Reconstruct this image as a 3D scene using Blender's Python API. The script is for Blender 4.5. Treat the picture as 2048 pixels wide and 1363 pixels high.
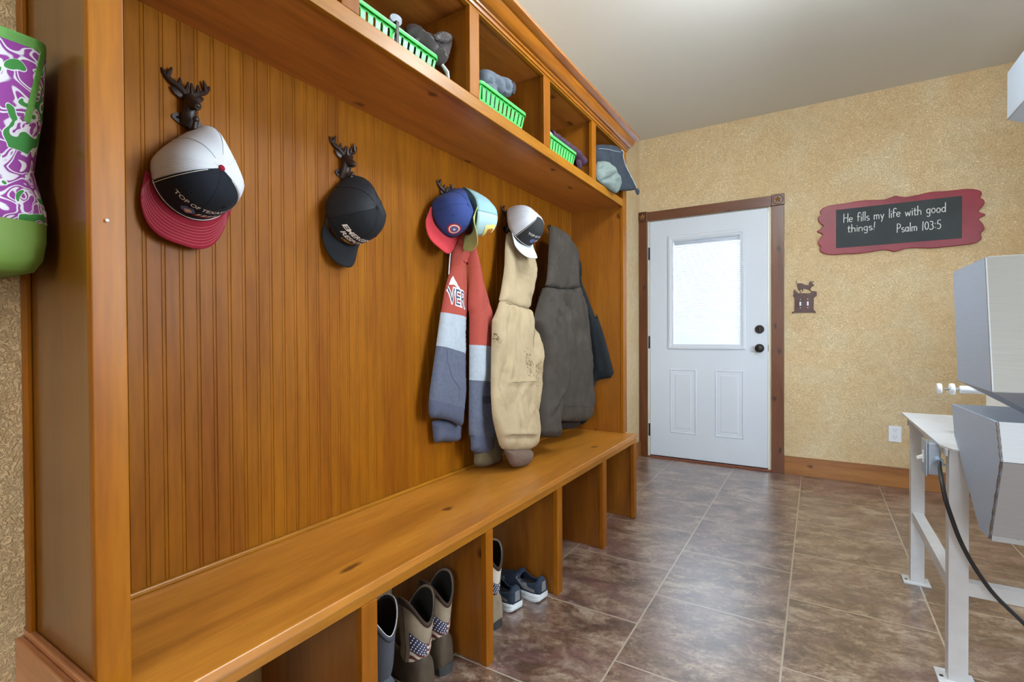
import bpy, bmesh, math, random
from mathutils import Vector, Matrix, noise
from mathutils.geometry import delaunay_2d_cdt
from mathutils.bvhtree import BVHTree

for _o in list(bpy.data.objects):
    bpy.data.objects.remove(_o)
scene = bpy.context.scene
COL = scene.collection
R = math.radians
random.seed(7)

# ------------------------------------------------------------------ camera
cam_data = bpy.data.cameras.new('camera')
cam = bpy.data.objects.new('camera', cam_data)
COL.objects.link(cam)
cam_data.sensor_width = 36.0
cam_data.lens = 997.81 / 2048 * 36.0
cam_data.clip_start = 0.02
_a, _b, _c = R(31.3817), R(-0.615), R(-0.2895)
_fw = Vector((-math.sin(_a) * math.cos(_b), math.cos(_a) * math.cos(_b), math.sin(_b)))
_rt = Vector((math.cos(_a), math.sin(_a), 0))
_up = _rt.cross(_fw)
_r2 = _rt * math.cos(_c) + _up * math.sin(_c)
_u2 = _up * math.cos(_c) - _rt * math.sin(_c)
cam.matrix_world = Matrix(((_r2.x, _u2.x, -_fw.x, 1.2347), (_r2.y, _u2.y, -_fw.y, -4.334),
                           (_r2.z, _u2.z, -_fw.z, 1.0623), (0, 0, 0, 1)))
scene.camera = cam

# ------------------------------------------------------------------ render look, sky
vs = scene.view_settings
vs.view_transform = 'Standard'
vs.look = 'None'
vs.gamma = 1.0
vs.use_curve_mapping = False
vs.exposure = 0.80

world = bpy.data.worlds.new('sky')
scene.world = world
world.use_nodes = True
wn = world.node_tree
wn.nodes.clear()
_out = wn.nodes.new('ShaderNodeOutputWorld')
_bg = wn.nodes.new('ShaderNodeBackground')
_tc = wn.nodes.new('ShaderNodeTexCoord')
_sx = wn.nodes.new('ShaderNodeSeparateXYZ')
_rp = wn.nodes.new('ShaderNodeValToRGB')
wn.links.new(_tc.outputs['Generated'], _sx.inputs[0])
wn.links.new(_sx.outputs['Z'], _rp.inputs[0])
_rp.color_ramp.elements[0].position = 0.0
_rp.color_ramp.elements[0].color = (0.16, 0.20, 0.25, 1)
_rp.color_ramp.elements[1].position = 0.06
_rp.color_ramp.elements[1].color = (0.74, 0.87, 1.0, 1)
wn.links.new(_rp.outputs[0], _bg.inputs[0])
_bg.inputs[1].default_value = 4.6
wn.links.new(_bg.outputs[0], _out.inputs[0])


def area_light(name, loc, rot, sx, sy, power, color, portal=False):
    d = bpy.data.lights.new(name, 'AREA')
    d.shape = 'RECTANGLE'
    d.size, d.size_y = sx, sy
    d.energy = power
    d.color = color
    if portal:
        d.cycles.is_portal = True
    o = bpy.data.objects.new(name, d)
    COL.objects.link(o)
    o.location = loc
    o.rotation_euler = rot
    return o


# daylight through the glass of the outside door (x .19 to .73) and fill lights at added, unseen windows
area_light('door_window_daylight_portal', (0.46, 0.10, 1.41), (R(-90), 0, 0), 0.60, 0.95, 1, (1, 1, 1), True)
area_light('rear_window_fill', (1.60, -6.35, 1.55), (R(90), 0, 0), 0.9, 1.2, 24, (0.84, 0.93, 1.0))
area_light('side_window_fill', (2.86, -2.65, 1.55), (R(90), 0, R(90)), 1.3, 1.3, 62, (0.72, 0.87, 1.0))

# ------------------------------------------------------------------ helpers: materials
MATS = {}


def lin(c):
    c = c / 255.0
    return c / 12.92 if c <= 0.04045 else ((c + 0.055) / 1.055) ** 2.4


def rgb(r, g, b):
    return (lin(r), lin(g), lin(b), 1)


class NT:
    def __init__(self, name):
        self.m = bpy.data.materials.new(name)
        self.m.use_nodes = True
        self.t = self.m.node_tree
        self.b = self.t.nodes['Principled BSDF']
        MATS[name] = self.m

    def n(self, kind, **kw):
        nd = self.t.nodes.new('ShaderNode' + kind)
        for k, v in kw.items():
            if hasattr(nd, k) and not k[0].isupper():
                setattr(nd, k, v)
        for k, v in kw.items():
            if k[0].isupper():
                nd.inputs[k.replace('_', ' ')].default_value = v
        return nd

    def l(self, a, b):
        self.t.links.new(a, b)

    def ramp(self, src, stops):
        r = self.n('ValToRGB')
        e = r.color_ramp.elements
        while len(e) < len(stops):
            e.new(0.5)
        for i, (p, c) in enumerate(stops):
            e[i].position = p
            e[i].color = c
        self.l(src, r.inputs[0])
        return r.outputs[0]

    def mix(self, fac, a, b, mode='MIX'):
        m = self.n('MixRGB', blend_type=mode)
        for sock, v in ((m.inputs[0], fac), (m.inputs[1], a), (m.inputs[2], b)):
            if hasattr(v, 'links'):
                self.l(v, sock)
            elif isinstance(v, (int, float)):
                sock.default_value = v
            else:
                sock.default_value = v
        return m.outputs[0]

    def math(self, op, a, b=0.0):
        m = self.n('Math', operation=op)
        for s, v in ((m.inputs[0], a), (m.inputs[1], b)):
            if hasattr(v, 'links'):
                self.l(v, s)
            else:
                s.default_value = v
        return m.outputs[0]

    def pos(self, scale=(1, 1, 1), rot=(0, 0, 0), loc=(0, 0, 0)):
        g = self.n('NewGeometry')
        mp = self.n('Mapping')
        mp.inputs['Scale'].default_value = scale
        mp.inputs['Rotation'].default_value = rot
        mp.inputs['Location'].default_value = loc
        self.l(g.outputs['Position'], mp.inputs[0])
        return mp.outputs[0]

    def noise(self, vec, scale, detail=4, rough=0.55, dist=0.0):
        nz = self.n('TexNoise')
        nz.inputs['Scale'].default_value = scale
        nz.inputs['Detail'].default_value = detail
        nz.inputs['Roughness'].default_value = rough
        nz.inputs['Distortion'].default_value = dist
        self.l(vec, nz.inputs['Vector'])
        return nz.outputs['Fac']

    def bump(self, h, strength=0.3, dist=0.002):
        b = self.n('Bump')
        b.inputs['Strength'].default_value = strength
        b.inputs['Distance'].default_value = dist
        self.l(h, b.inputs['Height'])
        self.l(b.outputs[0], self.b.inputs['Normal'])

    def col(self, v):
        if hasattr(v, 'links'):
            self.l(v, self.b.inputs['Base Color'])
        else:
            self.b.inputs['Base Color'].default_value = v

    def set(self, rough=0.5, metal=0.0, coat=0.0, coat_rough=0.1, spec=0.5, sheen=0.0, trans=0.0):
        i = self.b.inputs
        i['Roughness'].default_value = rough
        i['Metallic'].default_value = metal
        i['Coat Weight'].default_value = coat
        i['Coat Roughness'].default_value = coat_rough
        i['Specular IOR Level'].default_value = spec
        i['Sheen Weight'].default_value = sheen
        i['Transmission Weight'].default_value = trans
        return self.m


def wood(name, base, dark, light, axis='z', rough=0.34, coat=0.35, knots=0.0, grain=1.0, coat_rough=0.22, ku=(1, 7.3, 0), kv=(0, 0, .55), spec=0.5):
    t = NT(name)
    k = {'x': (0.09, 1, 1), 'y': (1, 0.09, 1), 'z': (1, 1, 0.09)}[axis]
    v = t.pos(k)
    n1 = t.noise(v, 9 * grain, 5, 0.6, 0.8)
    n2 = t.noise(v, 85 * grain, 3, 0.6, 0.2)
    n3 = t.noise(t.pos((1, 1, 1)), 2.3, 3, 0.5, 0.3)
    c = t.ramp(n1, [(0.28, dark), (0.5, base), (0.74, light)])
    fine = t.ramp(n2, [(0.32, (0.80, 0.80, 0.80, 1)), (0.62, (1.05, 1.05, 1.05, 1))])
    c = t.mix(0.75, c, fine, 'MULTIPLY')
    cloud = t.ramp(n3, [(0.3, (0.88, 0.86, 0.84, 1)), (0.7, (1.06, 1.06, 1.06, 1))])
    c = t.mix(0.8, c, cloud, 'MULTIPLY')
    if knots > 0:
        g = t.n('NewGeometry')
        cb = t.n('CombineXYZ')
        for q, vec in enumerate((ku, kv)):
            d = t.n('VectorMath', operation='DOT_PRODUCT')
            t.l(g.outputs['Position'], d.inputs[0])
            d.inputs[1].default_value = vec
            t.l(d.outputs['Value'], cb.inputs[q])
        pv = cb.outputs[0]
        vo = t.n('TexVoronoi', voronoi_dimensions='2D')
        vo.inputs['Scale'].default_value = knots
        wob = t.n('MixRGB', blend_type='ADD')
        wob.inputs[0].default_value = 0.035
        nn = t.n('TexNoise')
        nn.inputs['Scale'].default_value = 30
        t.l(pv, nn.inputs['Vector'])
        t.l(pv, wob.inputs[1])
        t.l(nn.outputs['Color'], wob.inputs[2])
        t.l(wob.outputs[0], vo.inputs['Vector'])
        f = t.ramp(vo.outputs['Distance'], [(0.035 * knots / 5, (1, 1, 1, 1)), (0.085 * knots / 5, (0, 0, 0, 1))])
        sp = t.n('SeparateColor')
        t.l(vo.outputs['Color'], sp.inputs[0])
        sel = t.math('GREATER_THAN', sp.outputs[0], 0.45)
        f = t.math('MULTIPLY', f, sel)
        f = t.math('MULTIPLY', f, 0.85)
        c = t.mix(f, c, (dark[0] * 0.22, dark[1] * 0.16, dark[2] * 0.14, 1))
    t.col(c)
    t.bump(n2, 0.10, 0.001)
    return t.set(rough, coat=coat, coat_rough=coat_rough, spec=spec)


def plain(name, c, rough=0.5, metal=0.0, coat=0.0, spec=0.5, var=0.0, vscale=8, bump=0.0, bscale=200, sheen=0.0):
    t = NT(name)
    v = t.pos()
    if var > 0:
        n = t.noise(v, vscale, 4)
        lo = (c[0] * (1 - var), c[1] * (1 - var), c[2] * (1 - var), 1)
        hi = (min(1, c[0] * (1 + var)), min(1, c[1] * (1 + var)), min(1, c[2] * (1 + var)), 1)
        t.col(t.ramp(n, [(0.3, lo), (0.7, hi)]))
    else:
        t.col(c)
    if bump > 0:
        t.bump(t.noise(v, bscale, 3), bump, 0.002)
    return t.set(rough, metal, coat, 0.1, spec, sheen)


# joinery of the locker: golden brown stained alder / maple
W_FACE = wood('honey_maple_upright', rgb(144, 83, 5), rgb(123, 65, 3), rgb(155, 95, 9), 'z', rough=0.42, coat=0.05, spec=0.2)
W_RAIL = wood('honey_maple_rail', rgb(153, 96, 16), rgb(132, 78, 10), rgb(165, 108, 19), 'y', rough=0.40, coat=0.08, spec=0.3)
W_BEAD = wood('honey_beadboard', rgb(135, 78, 3), rgb(117, 61, 2), rgb(147, 88, 4), 'z', rough=0.5, coat=0.03, spec=0.15)
W_TOP = wood('honey_bench_top', rgb(180, 115, 36), rgb(153, 92, 25), rgb(194, 129, 45), 'y', rough=0.36, coat=0.3, knots=2.6, ku=(1, 0, 0), kv=(0, .45, 0))
W_SIDE = wood('knotty_side_panel', rgb(141, 82, 17), rgb(117, 64, 10), rgb(155, 96, 22), 'z', rough=0.36, coat=0.3, knots=5.0)
W_SHELF = wood('shelf_underside', rgb(177, 107, 42), rgb(150, 85, 30), rgb(194, 123, 50), 'y', rough=0.4, coat=0.2, knots=3.0, ku=(1, 0, 0), kv=(0, .6, 0))
W_CROWN = wood('crown_maple', rgb(155, 89, 13), rgb(130, 68, 7), rgb(170, 102, 18), 'y', rough=0.26, coat=0.6, coat_rough=0.12)
W_END = wood('near_end_veneer', rgb(111, 68, 15), rgb(98, 57, 12), rgb(118, 76, 20), 'z', rough=0.3, coat=0.6, coat_rough=0.16, grain=0.7)
W_CASE = wood('knotty_alder_casing', rgb(102, 55, 25), rgb(78, 38, 17), rgb(117, 65, 34), 'z', rough=0.36, coat=0.3, knots=7.0)
W_CASEH = wood('knotty_alder_head_casing', rgb(102, 57, 34), rgb(78, 41, 22), rgb(115, 68, 43), 'x', rough=0.36, coat=0.3, knots=7.0, ku=(.6, 0, 0), kv=(0, 0, 1))
W_BASE = wood('knotty_pine_baseboard', rgb(152, 97, 44), rgb(122, 70, 28), rgb(170, 114, 56), 'x', rough=0.42, coat=0.15, knots=8.0, ku=(.6, 0, 0), kv=(0, 0, 1))
W_LTRIM = wood('rosy_ledge_wood', rgb(188, 128, 86), rgb(164, 104, 66), rgb(200, 142, 100), 'x', rough=0.35, coat=0.3)


def wall_material():
    t = NT('textured_tan_plaster')
    v = t.pos()
    n1 = t.noise(v, 2.6, 5, 0.6, 0.6)
    n2 = t.noise(v, 22, 5, 0.65, 1.0)
    c = t.ramp(n1, [(0.30, rgb(232, 201, 155)), (0.5, rgb(234, 207, 163)), (0.72, rgb(238, 218, 180))])
    c2 = t.ramp(n2, [(0.34, (0.90, 0.86, 0.80, 1)), (0.58, (1.03, 1.03, 1.03, 1))])
    c = t.mix(0.75, c, c2, 'MULTIPLY')
    n3 = t.noise(v, 75, 4, 0.6, 2.2)
    r = t.ramp(n3, [(0.42, (0, 0, 0, 1)), (0.56, (1, 1, 1, 1))])
    ridg = t.ramp(n3, [(0.44, (1, 1, 1, 1)), (0.485, (0.90, 0.87, 0.82, 1)), (0.53, (1, 1, 1, 1))])
    c = t.mix(0.75, c, ridg, 'MULTIPLY')
    t.col(c)
    t.bump(r, 0.8, 0.004)
    return t.set(0.78, spec=0.3)


def ceiling_material():
    t = NT('ceiling_paint')
    v = t.pos()
    t.col(rgb(208, 205, 198))
    t.bump(t.noise(v, 90, 4, 0.6, 1.0), 0.25, 0.002)
    return t.set(0.85, spec=0.2)


def floor_material():
    t = NT('slate_look_floor_tile')
    g = t.n('NewGeometry')
    sp = t.n('SeparateXYZ')
    t.l(g.outputs['Position'], sp.inputs[0])
    cb = t.n('CombineXYZ')
    t.l(t.math('ADD', sp.outputs['Y'], 0.4878 * 20 + 1.3165), cb.inputs[0])
    t.l(t.math('ADD', sp.outputs['X'], 0.468 * 9 + (0.468 - 0.205)), cb.inputs[1])
    br = t.n('TexBrick', offset=0.5, offset_frequency=2, squash=1.0)
    for k, vv in (('Scale', 1.0), ('Mortar Size', 0.0032), ('Mortar Smooth', 0.15), ('Bias', 0.0),
                  ('Brick Width', 0.4878), ('Row Height', 0.468)):
        br.inputs[k].default_value = vv
    br.inputs['Color1'].default_value = (0, 0, 0, 1)
    br.inputs['Color2'].default_value = (1, 1, 1, 1)
    t.l(cb.outputs[0], br.inputs['Vector'])
    # every tile gets its own piece of the stone print
    idx = t.n('VectorMath', operation='SCALE')
    t.l(br.outputs['Color'], idx.inputs[0])
    idx.inputs['Scale'].default_value = 3.0
    ad = t.n('VectorMath', operation='ADD')
    mp = t.pos((1.0, 1.0, 1), (0, 0, R(-14)))
    t.l(mp, ad.inputs[0])
    t.l(idx.outputs[0], ad.inputs[1])
    st = t.n('Mapping')
    st.inputs['Scale'].default_value = (1.0, 1.55, 1)
    t.l(ad.outputs[0], st.inputs[0])
    v = st.outputs[0]
    n1 = t.noise(v, 5.0, 10, 0.78, 0.35)
    c = t.ramp(n1, [(0.40, rgb(72, 52, 43)), (0.465, rgb(104, 78, 63)), (0.50, rgb(121, 95, 78)),
                    (0.535, rgb(139, 114, 96)), (0.60, rgb(174, 157, 139))])
    n2 = t.noise(v, 3.4, 6, 0.7, 0.6)
    mauve = t.ramp(n2, [(0.47, (0, 0, 0, 1)), (0.56, (0.9, 0.85, 0.85, 1))])
    c = t.mix(mauve, c, t.mix(0.55, c, rgb(120, 88, 90)))
    n3 = t.noise(v, 7.5, 10, 0.7, 1.0)
    vein = t.ramp(n3, [(0.478, (1, 1, 1, 1)), (0.497, (0.42, 0.37, 0.35, 1)), (0.508, (1, 1, 1, 1))])
    c = t.mix(0.85, c, vein, 'MULTIPLY')
    n5 = t.noise(v, 15, 10, 0.78, 0.5)
    pale = t.ramp(n5, [(0.53, (0, 0, 0, 1)), (0.61, (0.7, 0.55, 0.55, 1))])
    c = t.mix(pale, c, rgb(172, 156, 136))
    n4 = t.noise(v, 60, 6, 0.75, 0.2)
    sk = t.ramp(n4, [(0.42, (0.70, 0.69, 0.68, 1)), (0.58, (1.14, 1.12, 1.12, 1))])
    c = t.mix(0.85, c, sk, 'MULTIPLY')
    c = t.mix(br.outputs['Fac'], c, rgb(176, 164, 146))
    t.col(c)
    h = t.math('SUBTRACT', t.math('MULTIPLY', n1, 0.25), br.outputs['Fac'])
    t.bump(h, 0.25, 0.002)
    rr = t.math('ADD', t.math('MULTIPLY', n3, 0.22), 0.26)
    t.l(rr, t.b.inputs['Roughness'])
    t.set(0.36, coat=0.85, coat_rough=0.30, spec=0.6)
    t.b.inputs['Coat IOR'].default_value = 2.3
    t.l(rr, t.b.inputs['Roughness'])
    return t.m


M_WALL = wall_material()
M_CEIL = ceiling_material()
M_FLOOR = floor_material()
M_DOOR = plain('white_door_paint', rgb(206, 212, 222), 0.42, var=0.02, vscale=3)
M_JAMB = plain('cream_weatherstrip', rgb(220, 214, 196), 0.5)
M_BLACK = plain('black_gap', rgb(22, 20, 19), 0.6)
M_THRESH = plain('red_brown_threshold', rgb(120, 66, 44), 0.5, var=0.15, vscale=20)
M_BRONZE = plain('oil_rubbed_bronze', rgb(52, 46, 44), 0.32, metal=0.7, var=0.1)
M_IRON = plain('brown_cast_iron', rgb(52, 38, 34), 0.42, metal=0.35, var=0.25, vscale=60, bump=0.25, bscale=120)
M_STEEL_DARK = plain('dark_rust_brown_steel', rgb(86, 62, 58), 0.5, metal=0.25, var=0.3, vscale=14)
M_STARM = plain('aged_brass_star', rgb(150, 108, 62), 0.45, metal=0.5, var=0.3, vscale=90)


def steel(name, c, rough, axis=(1, 1, 40), metal=0.92):
    t = NT(name)
    v = t.pos(axis)
    n = t.noise(v, 14, 3, 0.6)
    lo = (c[0] * 0.9, c[1] * 0.9, c[2] * 0.9, 1)
    t.col(t.ramp(n, [(0.3, lo), (0.7, c)]))
    t.bump(n, 0.04, 0.001)
    return t.set(rough, metal=metal)


M_STAIN = steel('brushed_stainless', rgb(185, 201, 226), 0.44, metal=0.40)  # blue of reflected window light is mixed into this base colour
M_STAIN2 = steel('dull_stainless', rgb(176, 178, 182), 0.44, metal=0.5)
M_STAINF = steel('stainless_front_toned_down', rgb(150, 148, 143), 0.44, metal=0.5)  # same steel, toned darker and neutral to offset the light on the front
M_HOOD = steel('steel_blue_reflection', rgb(196, 210, 230), 0.45, metal=0.25)  # pale blue window reflection put into the base colour
M_GALV = steel('galvanised_box', rgb(176, 188, 202), 0.38, (8, 8, 8))
M_WHITE_MET = plain('white_enamel_steel', rgb(208, 210, 214), 0.35, var=0.05, vscale=22)
M_WHITE_PL = plain('white_plastic', rgb(236, 238, 240), 0.3)
M_RUBBER = plain('black_rubber', rgb(34, 34, 37), 0.45)
M_WELD = plain('weld_bead', rgb(120, 112, 106), 0.6, metal=0.6, var=0.3, vscale=200)
M_BLIND = NT('white_blind_slat')
M_BLIND.col(rgb(236, 240, 246))
M_BLIND.set(0.55)
_tr = M_BLIND.n('BsdfTranslucent')
_tr.inputs[0].default_value = rgb(240, 244, 250)
_mx = M_BLIND.n('MixShader')
_mx.inputs[0].default_value = 0.16
M_BLIND.l(M_BLIND.b.outputs[0], _mx.inputs[1])
M_BLIND.l(_tr.outputs[0], _mx.inputs[2])
M_BLIND.l(_mx.outputs[0], M_BLIND.t.nodes['Material Output'].inputs[0])
M_BLIND = M_BLIND.m


def glass_material():
    t = NT('clear_glass')
    g = t.n('BsdfGlossy')
    g.inputs['Roughness'].default_value = 0.02
    tr = t.n('BsdfTransparent')
    fr = t.n('Fresnel')
    fr.inputs[0].default_value = 1.4
    m = t.n('MixShader')
    t.l(fr.outputs[0], m.inputs[0])
    t.l(tr.outputs[0], m.inputs[1])
    t.l(g.outputs[0], m.inputs[2])
    t.l(m.outputs[0], t.t.nodes['Material Output'].inputs[0])
    return t.m


M_GLASS = glass_material()


def board_red():
    t = NT('raspberry_board_paint')
    v = t.pos()
    n = t.noise(v, 5, 4)
    t.col(t.ramp(n, [(0.3, rgb(120, 20, 34)), (0.7, rgb(146, 34, 52))]))
    return t.set(0.42)


M_BRED = board_red()
M_CHALKB = plain('chalkboard', rgb(52, 58, 60), 0.75, var=0.2, vscale=6)
M_CHALK = plain('white_chalk', rgb(232, 234, 232), 0.9)


def cloth(name, c, var=0.12, vscale=14, weave=900, bump=0.15, rough=0.9, sheen=0.02, dirt=None, dscale=9, damt=0.6):
    t = NT(name)
    v = t.pos()
    n = t.noise(v, vscale, 5, 0.6)
    lo = (c[0] * (1 - var), c[1] * (1 - var), c[2] * (1 - var), 1)
    hi = (min(1, c[0] * (1 + var)), min(1, c[1] * (1 + var)), min(1, c[2] * (1 + var)), 1)
    cc = t.ramp(n, [(0.3, lo), (0.7, hi)])
    fine = t.noise(v, weave, 2, 0.6)
    f = t.ramp(fine, [(0.3, (0.86, 0.86, 0.86, 1)), (0.7, (1.08, 1.08, 1.08, 1))])
    cc = t.mix(0.7, cc, f, 'MULTIPLY')
    if dirt:
        d = t.noise(v, dscale, 6, 0.7, 0.4)
        m = t.ramp(d, [(0.55, (0, 0, 0, 1)), (0.72, (damt, damt, damt, 1))])
        cc = t.mix(m, cc, dirt)
    t.col(cc)
    t.bump(fine, bump, 0.001)
    return t.set(rough, spec=0.2, sheen=sheen)


M_RED_F = cloth('brick_red_fleece', rgb(158, 70, 59), 0.06)
M_GREY_F = cloth('light_grey_heather', rgb(160, 167, 175), 0.08, 60)
M_NAVY_F = cloth('slate_navy_heather', rgb(88, 92, 108), 0.12, 70)
M_CUFF_F = cloth('slate_navy_rib', rgb(79, 83, 101), 0.08, 60)
M_SMUDGE = cloth('dark_smudge', rgb(66, 66, 76), 0.1)
M_TAN_F = cloth('tan_duck_canvas', rgb(168, 148, 117), 0.12, 8, dirt=rgb(115, 92, 61), dscale=5.5, damt=0.5)
M_TANRIB = cloth('taupe_rib_knit', rgb(104, 85, 74), 0.1)
M_OLIVE_F = cloth('olive_brown_canvas', rgb(94, 81, 59), 0.18, 10)
M_CHAR_F = cloth('charcoal_brown_canvas', rgb(66, 59, 53), 0.16, 11, dirt=rgb(93, 85, 76), dscale=7, damt=0.4)
M_CHAR_D = cloth('dark_charcoal_lining', rgb(43, 37, 35), 0.15)
M_BLK_F = cloth('black_softshell', rgb(32, 35, 38), 0.15)
M_STAIN_F = cloth('brown_mud_stain', rgb(122, 102, 76), 0.25, 60)
M_INK_W = plain('white_print', rgb(226, 228, 232), 0.7)
M_INK_N = plain('navy_print', rgb(58, 56, 82), 0.7)
M_CORD_W = plain('white_drawcord', rgb(220, 216, 222), 0.8)
M_SAGE = cloth('sage_green_ripstop', rgb(114, 124, 119), 0.1, rough=0.6)
M_INDIGO = cloth('charcoal_blue_zip_cloth', rgb(51, 56, 64), 0.2, 16)
M_PURPLE = cloth('plum_quilt', rgb(70, 47, 63), 0.12)
M_FLEECE = cloth('grey_fleece', rgb(101, 107, 116), 0.15, 30)
M_FLEECE_D = cloth('dark_fleece_lining', rgb(60, 62, 70), 0.1)
M_BROWNJ = cloth('grey_brown_nylon', rgb(80, 73, 71), 0.14, rough=0.45)
M_CREAM_K = cloth('pale_grey_knit', rgb(182, 184, 184), 0.14, 60)


def mesh_cloth(name, c, dark, fr=1500.0):
    t = NT(name)
    v = t.pos((0.35, 0.6, 1.0), (R(18), 0, 0))
    w = t.n('TexWave', wave_type='BANDS', bands_direction='Z')
    w.inputs['Scale'].default_value = fr / 16.0
    w.inputs['Distortion'].default_value = 1.2
    w.inputs['Detail'].default_value = 1
    w.inputs['Detail Scale'].default_value = 0.4
    t.l(v, w.inputs['Vector'])
    t.col(t.ramp(w.outputs['Fac'], [(0.12, dark), (0.5, c)]))
    t.bump(w.outputs['Fac'], 0.25, 0.001)
    return t.set(0.7, spec=0.3)


M_MESH_W = mesh_cloth('white_cap_mesh', rgb(219, 221, 228), rgb(170, 175, 183))
M_MESH_B = mesh_cloth('black_cap_mesh', rgb(38, 39, 43), rgb(14, 15, 18))
M_MESH_M = mesh_cloth('mint_cap_mesh', rgb(148, 181, 185), rgb(126, 163, 168))
M_CAPN = cloth('faded_navy_cap_twill', rgb(30, 33, 40), 0.12)
M_CAPR = cloth('crimson_cap_twill', rgb(135, 29, 43), 0.05)
M_CAPK = cloth('black_cap_twill', rgb(30, 31, 34), 0.1)
M_CAPB = cloth('royal_blue_cap_twill', rgb(54, 69, 124), 0.06)
M_CAPR2 = cloth('bright_red_cap_twill', rgb(185, 57, 63), 0.05)
M_CAPM = cloth('pale_mint_cap_twill', rgb(171, 197, 203), 0.05)
M_CAPY = cloth('lime_cap_twill', rgb(177, 186, 115), 0.05)
M_CAPG = cloth('charcoal_cap_twill', rgb(52, 52, 53), 0.1)
M_CAPW = cloth('grey_white_cap_twill', rgb(200, 206, 212), 0.04)
M_GOLD = plain('gold_thread', rgb(206, 150, 50), 0.7)
M_THR_R = plain('red_thread', rgb(176, 34, 42), 0.7)
M_THR_B = plain('blue_thread', rgb(86, 104, 150), 0.7, var=0.3, vscale=90)
M_THR_T = plain('tan_thread', rgb(206, 182, 158), 0.7, var=0.2, vscale=120)
M_THR_P = plain('pale_pink_thread', rgb(206, 130, 138), 0.7)
M_THR_W = plain('white_thread', rgb(226, 222, 216), 0.7)
M_PATCHY = plain('yellow_patch', rgb(226, 216, 128), 0.7)
M_PATCHO = plain('orange_brown_patch', rgb(172, 104, 40), 0.7, var=0.4, vscale=110)
M_LENS = plain('grey_plastic_cap', rgb(176, 182, 192), 0.35, var=0.1, vscale=60)


def basket_material():
    t = NT('bright_green_plastic')
    t.col(rgb(92, 214, 104))
    t.b.inputs['Subsurface Weight'].default_value = 0.15
    t.b.inputs['Subsurface Radius'].default_value = (0.01, 0.02, 0.01)
    return t.set(0.35)


M_GREEN = basket_material()


def bag_material():
    t = NT('purple_green_swirl_print')
    v = t.pos((2, 1, 1))
    a = t.noise(v, 25, 0.0, 0.5, 1.4)
    b = t.noise(t.pos((2, 1, 1), (0, 0, 0), (3.1, 1.7, 0.4)), 30, 0.0, 0.5, 0.9)
    W, Pu, Gr = rgb(222, 220, 230), rgb(146, 66, 150), rgb(64, 136, 66)
    c = t.ramp(a, [(0.330, Pu), (0.345, W), (0.385, W), (0.400, Pu), (0.455, Pu), (0.468, W), (0.515, W), (0.530, Pu), (0.700, Pu), (0.72, W)])
    g = t.ramp(b, [(0.600, (0, 0, 0, 1)), (0.608, (0.5, 0.5, 0.5, 1)), (0.630, (0.5, 0.5, 0.5, 1)), (0.640, (1, 1, 1, 1))])
    gm = t.math('GREATER_THAN', g, 0.75)
    wm = t.math('GREATER_THAN', g, 0.25)
    c = t.mix(wm, c, W)
    c = t.mix(gm, c, Gr)
    vc = t.n('TexVoronoi', feature='F1')
    vc.inputs['Scale'].default_value = 30
    vc.inputs['Randomness'].default_value = 0.7
    t.l(v, vc.inputs['Vector'])
    sp = t.n('SeparateColor')
    t.l(vc.outputs['Color'], sp.inputs[0])
    sel = t.math('GREATER_THAN', sp.outputs[0], 0.68)
    c = t.mix(t.math('MULTIPLY', sel, t.math('LESS_THAN', vc.outputs['Distance'], 0.34)), c, W)
    c = t.mix(t.math('MULTIPLY', sel, t.math('LESS_THAN', vc.outputs['Distance'], 0.24)), c, Gr)
    t.col(c)
    t.bump(t.noise(t.pos(), 25, 3), 0.2, 0.004)
    return t.set(0.7, spec=0.3)


M_BAG = bag_material()
M_BAGG = plain('leaf_green_canvas', rgb(102, 132, 51), 0.65, var=0.08, vscale=10, bump=0.15, bscale=60)
M_BAGT = plain('green_binding', rgb(94, 152, 68), 0.65, var=0.15, vscale=60, bump=0.3, bscale=160)
M_SUEDE = cloth('worn_tan_suede', rgb(143, 128, 108), 0.2, 18, dirt=rgb(94, 79, 63), dscale=8)
M_BOOTBR = cloth('dark_brown_leather', rgb(73, 61, 49), 0.22, 20, rough=0.6, dirt=rgb(42, 33, 26), dscale=9)
M_TRIMBR = cloth('chocolate_leather', rgb(62, 46, 38), 0.15, rough=0.5)
M_BOOTIN = plain('black_boot_lining', rgb(24, 21, 20), 0.8)
M_SOLE = plain('black_rubber_sole', rgb(52, 52, 52), 0.6, var=0.2, vscale=30)
M_WELT = plain('pale_welt', rgb(168, 158, 132), 0.7)
M_GBOOT = cloth('slate_grey_boot_leather', rgb(75, 76, 84), 0.12, rough=0.6)
M_PIPING = plain('white_piping', rgb(216, 214, 210), 0.6)
M_CREAM = cloth('cream_leather', rgb(212, 202, 186), 0.08, rough=0.6)
M_MAROON = cloth('maroon_leather', rgb(112, 56, 48), 0.1, rough=0.6)
M_SNK = cloth('navy_knit_mesh', rgb(48, 57, 74), 0.1, 40)
M_SNKG = plain('grey_reflective_overlay', rgb(120, 120, 122), 0.5)
M_SNKW = plain('white_foam_midsole', rgb(214, 220, 226), 0.5, var=0.04, vscale=20)
M_SCREW = plain('dark_screw', rgb(40, 34, 32), 0.3, metal=0.8)
M_OUTLET = plain('white_outlet', rgb(226, 230, 238), 0.35)
M_TACK = plain('pearl_tack', rgb(220, 216, 212), 0.2)
M_FILL_LAMP = NT('fill_lamp_glass')  # glow for the unseen globe lamps added as fill
M_FILL_LAMP.col(rgb(240, 236, 228))
M_FILL_LAMP.b.inputs['Emission Color'].default_value = (0.84, 0.95, 1.0, 1)
M_FILL_LAMP.b.inputs['Emission Strength'].default_value = 42.0
M_FILL_LAMP = M_FILL_LAMP.set(0.4)
M_FILL_LAMP2 = NT('dim_fill_lamp_glass')
M_FILL_LAMP2.col(rgb(240, 236, 228))
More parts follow.
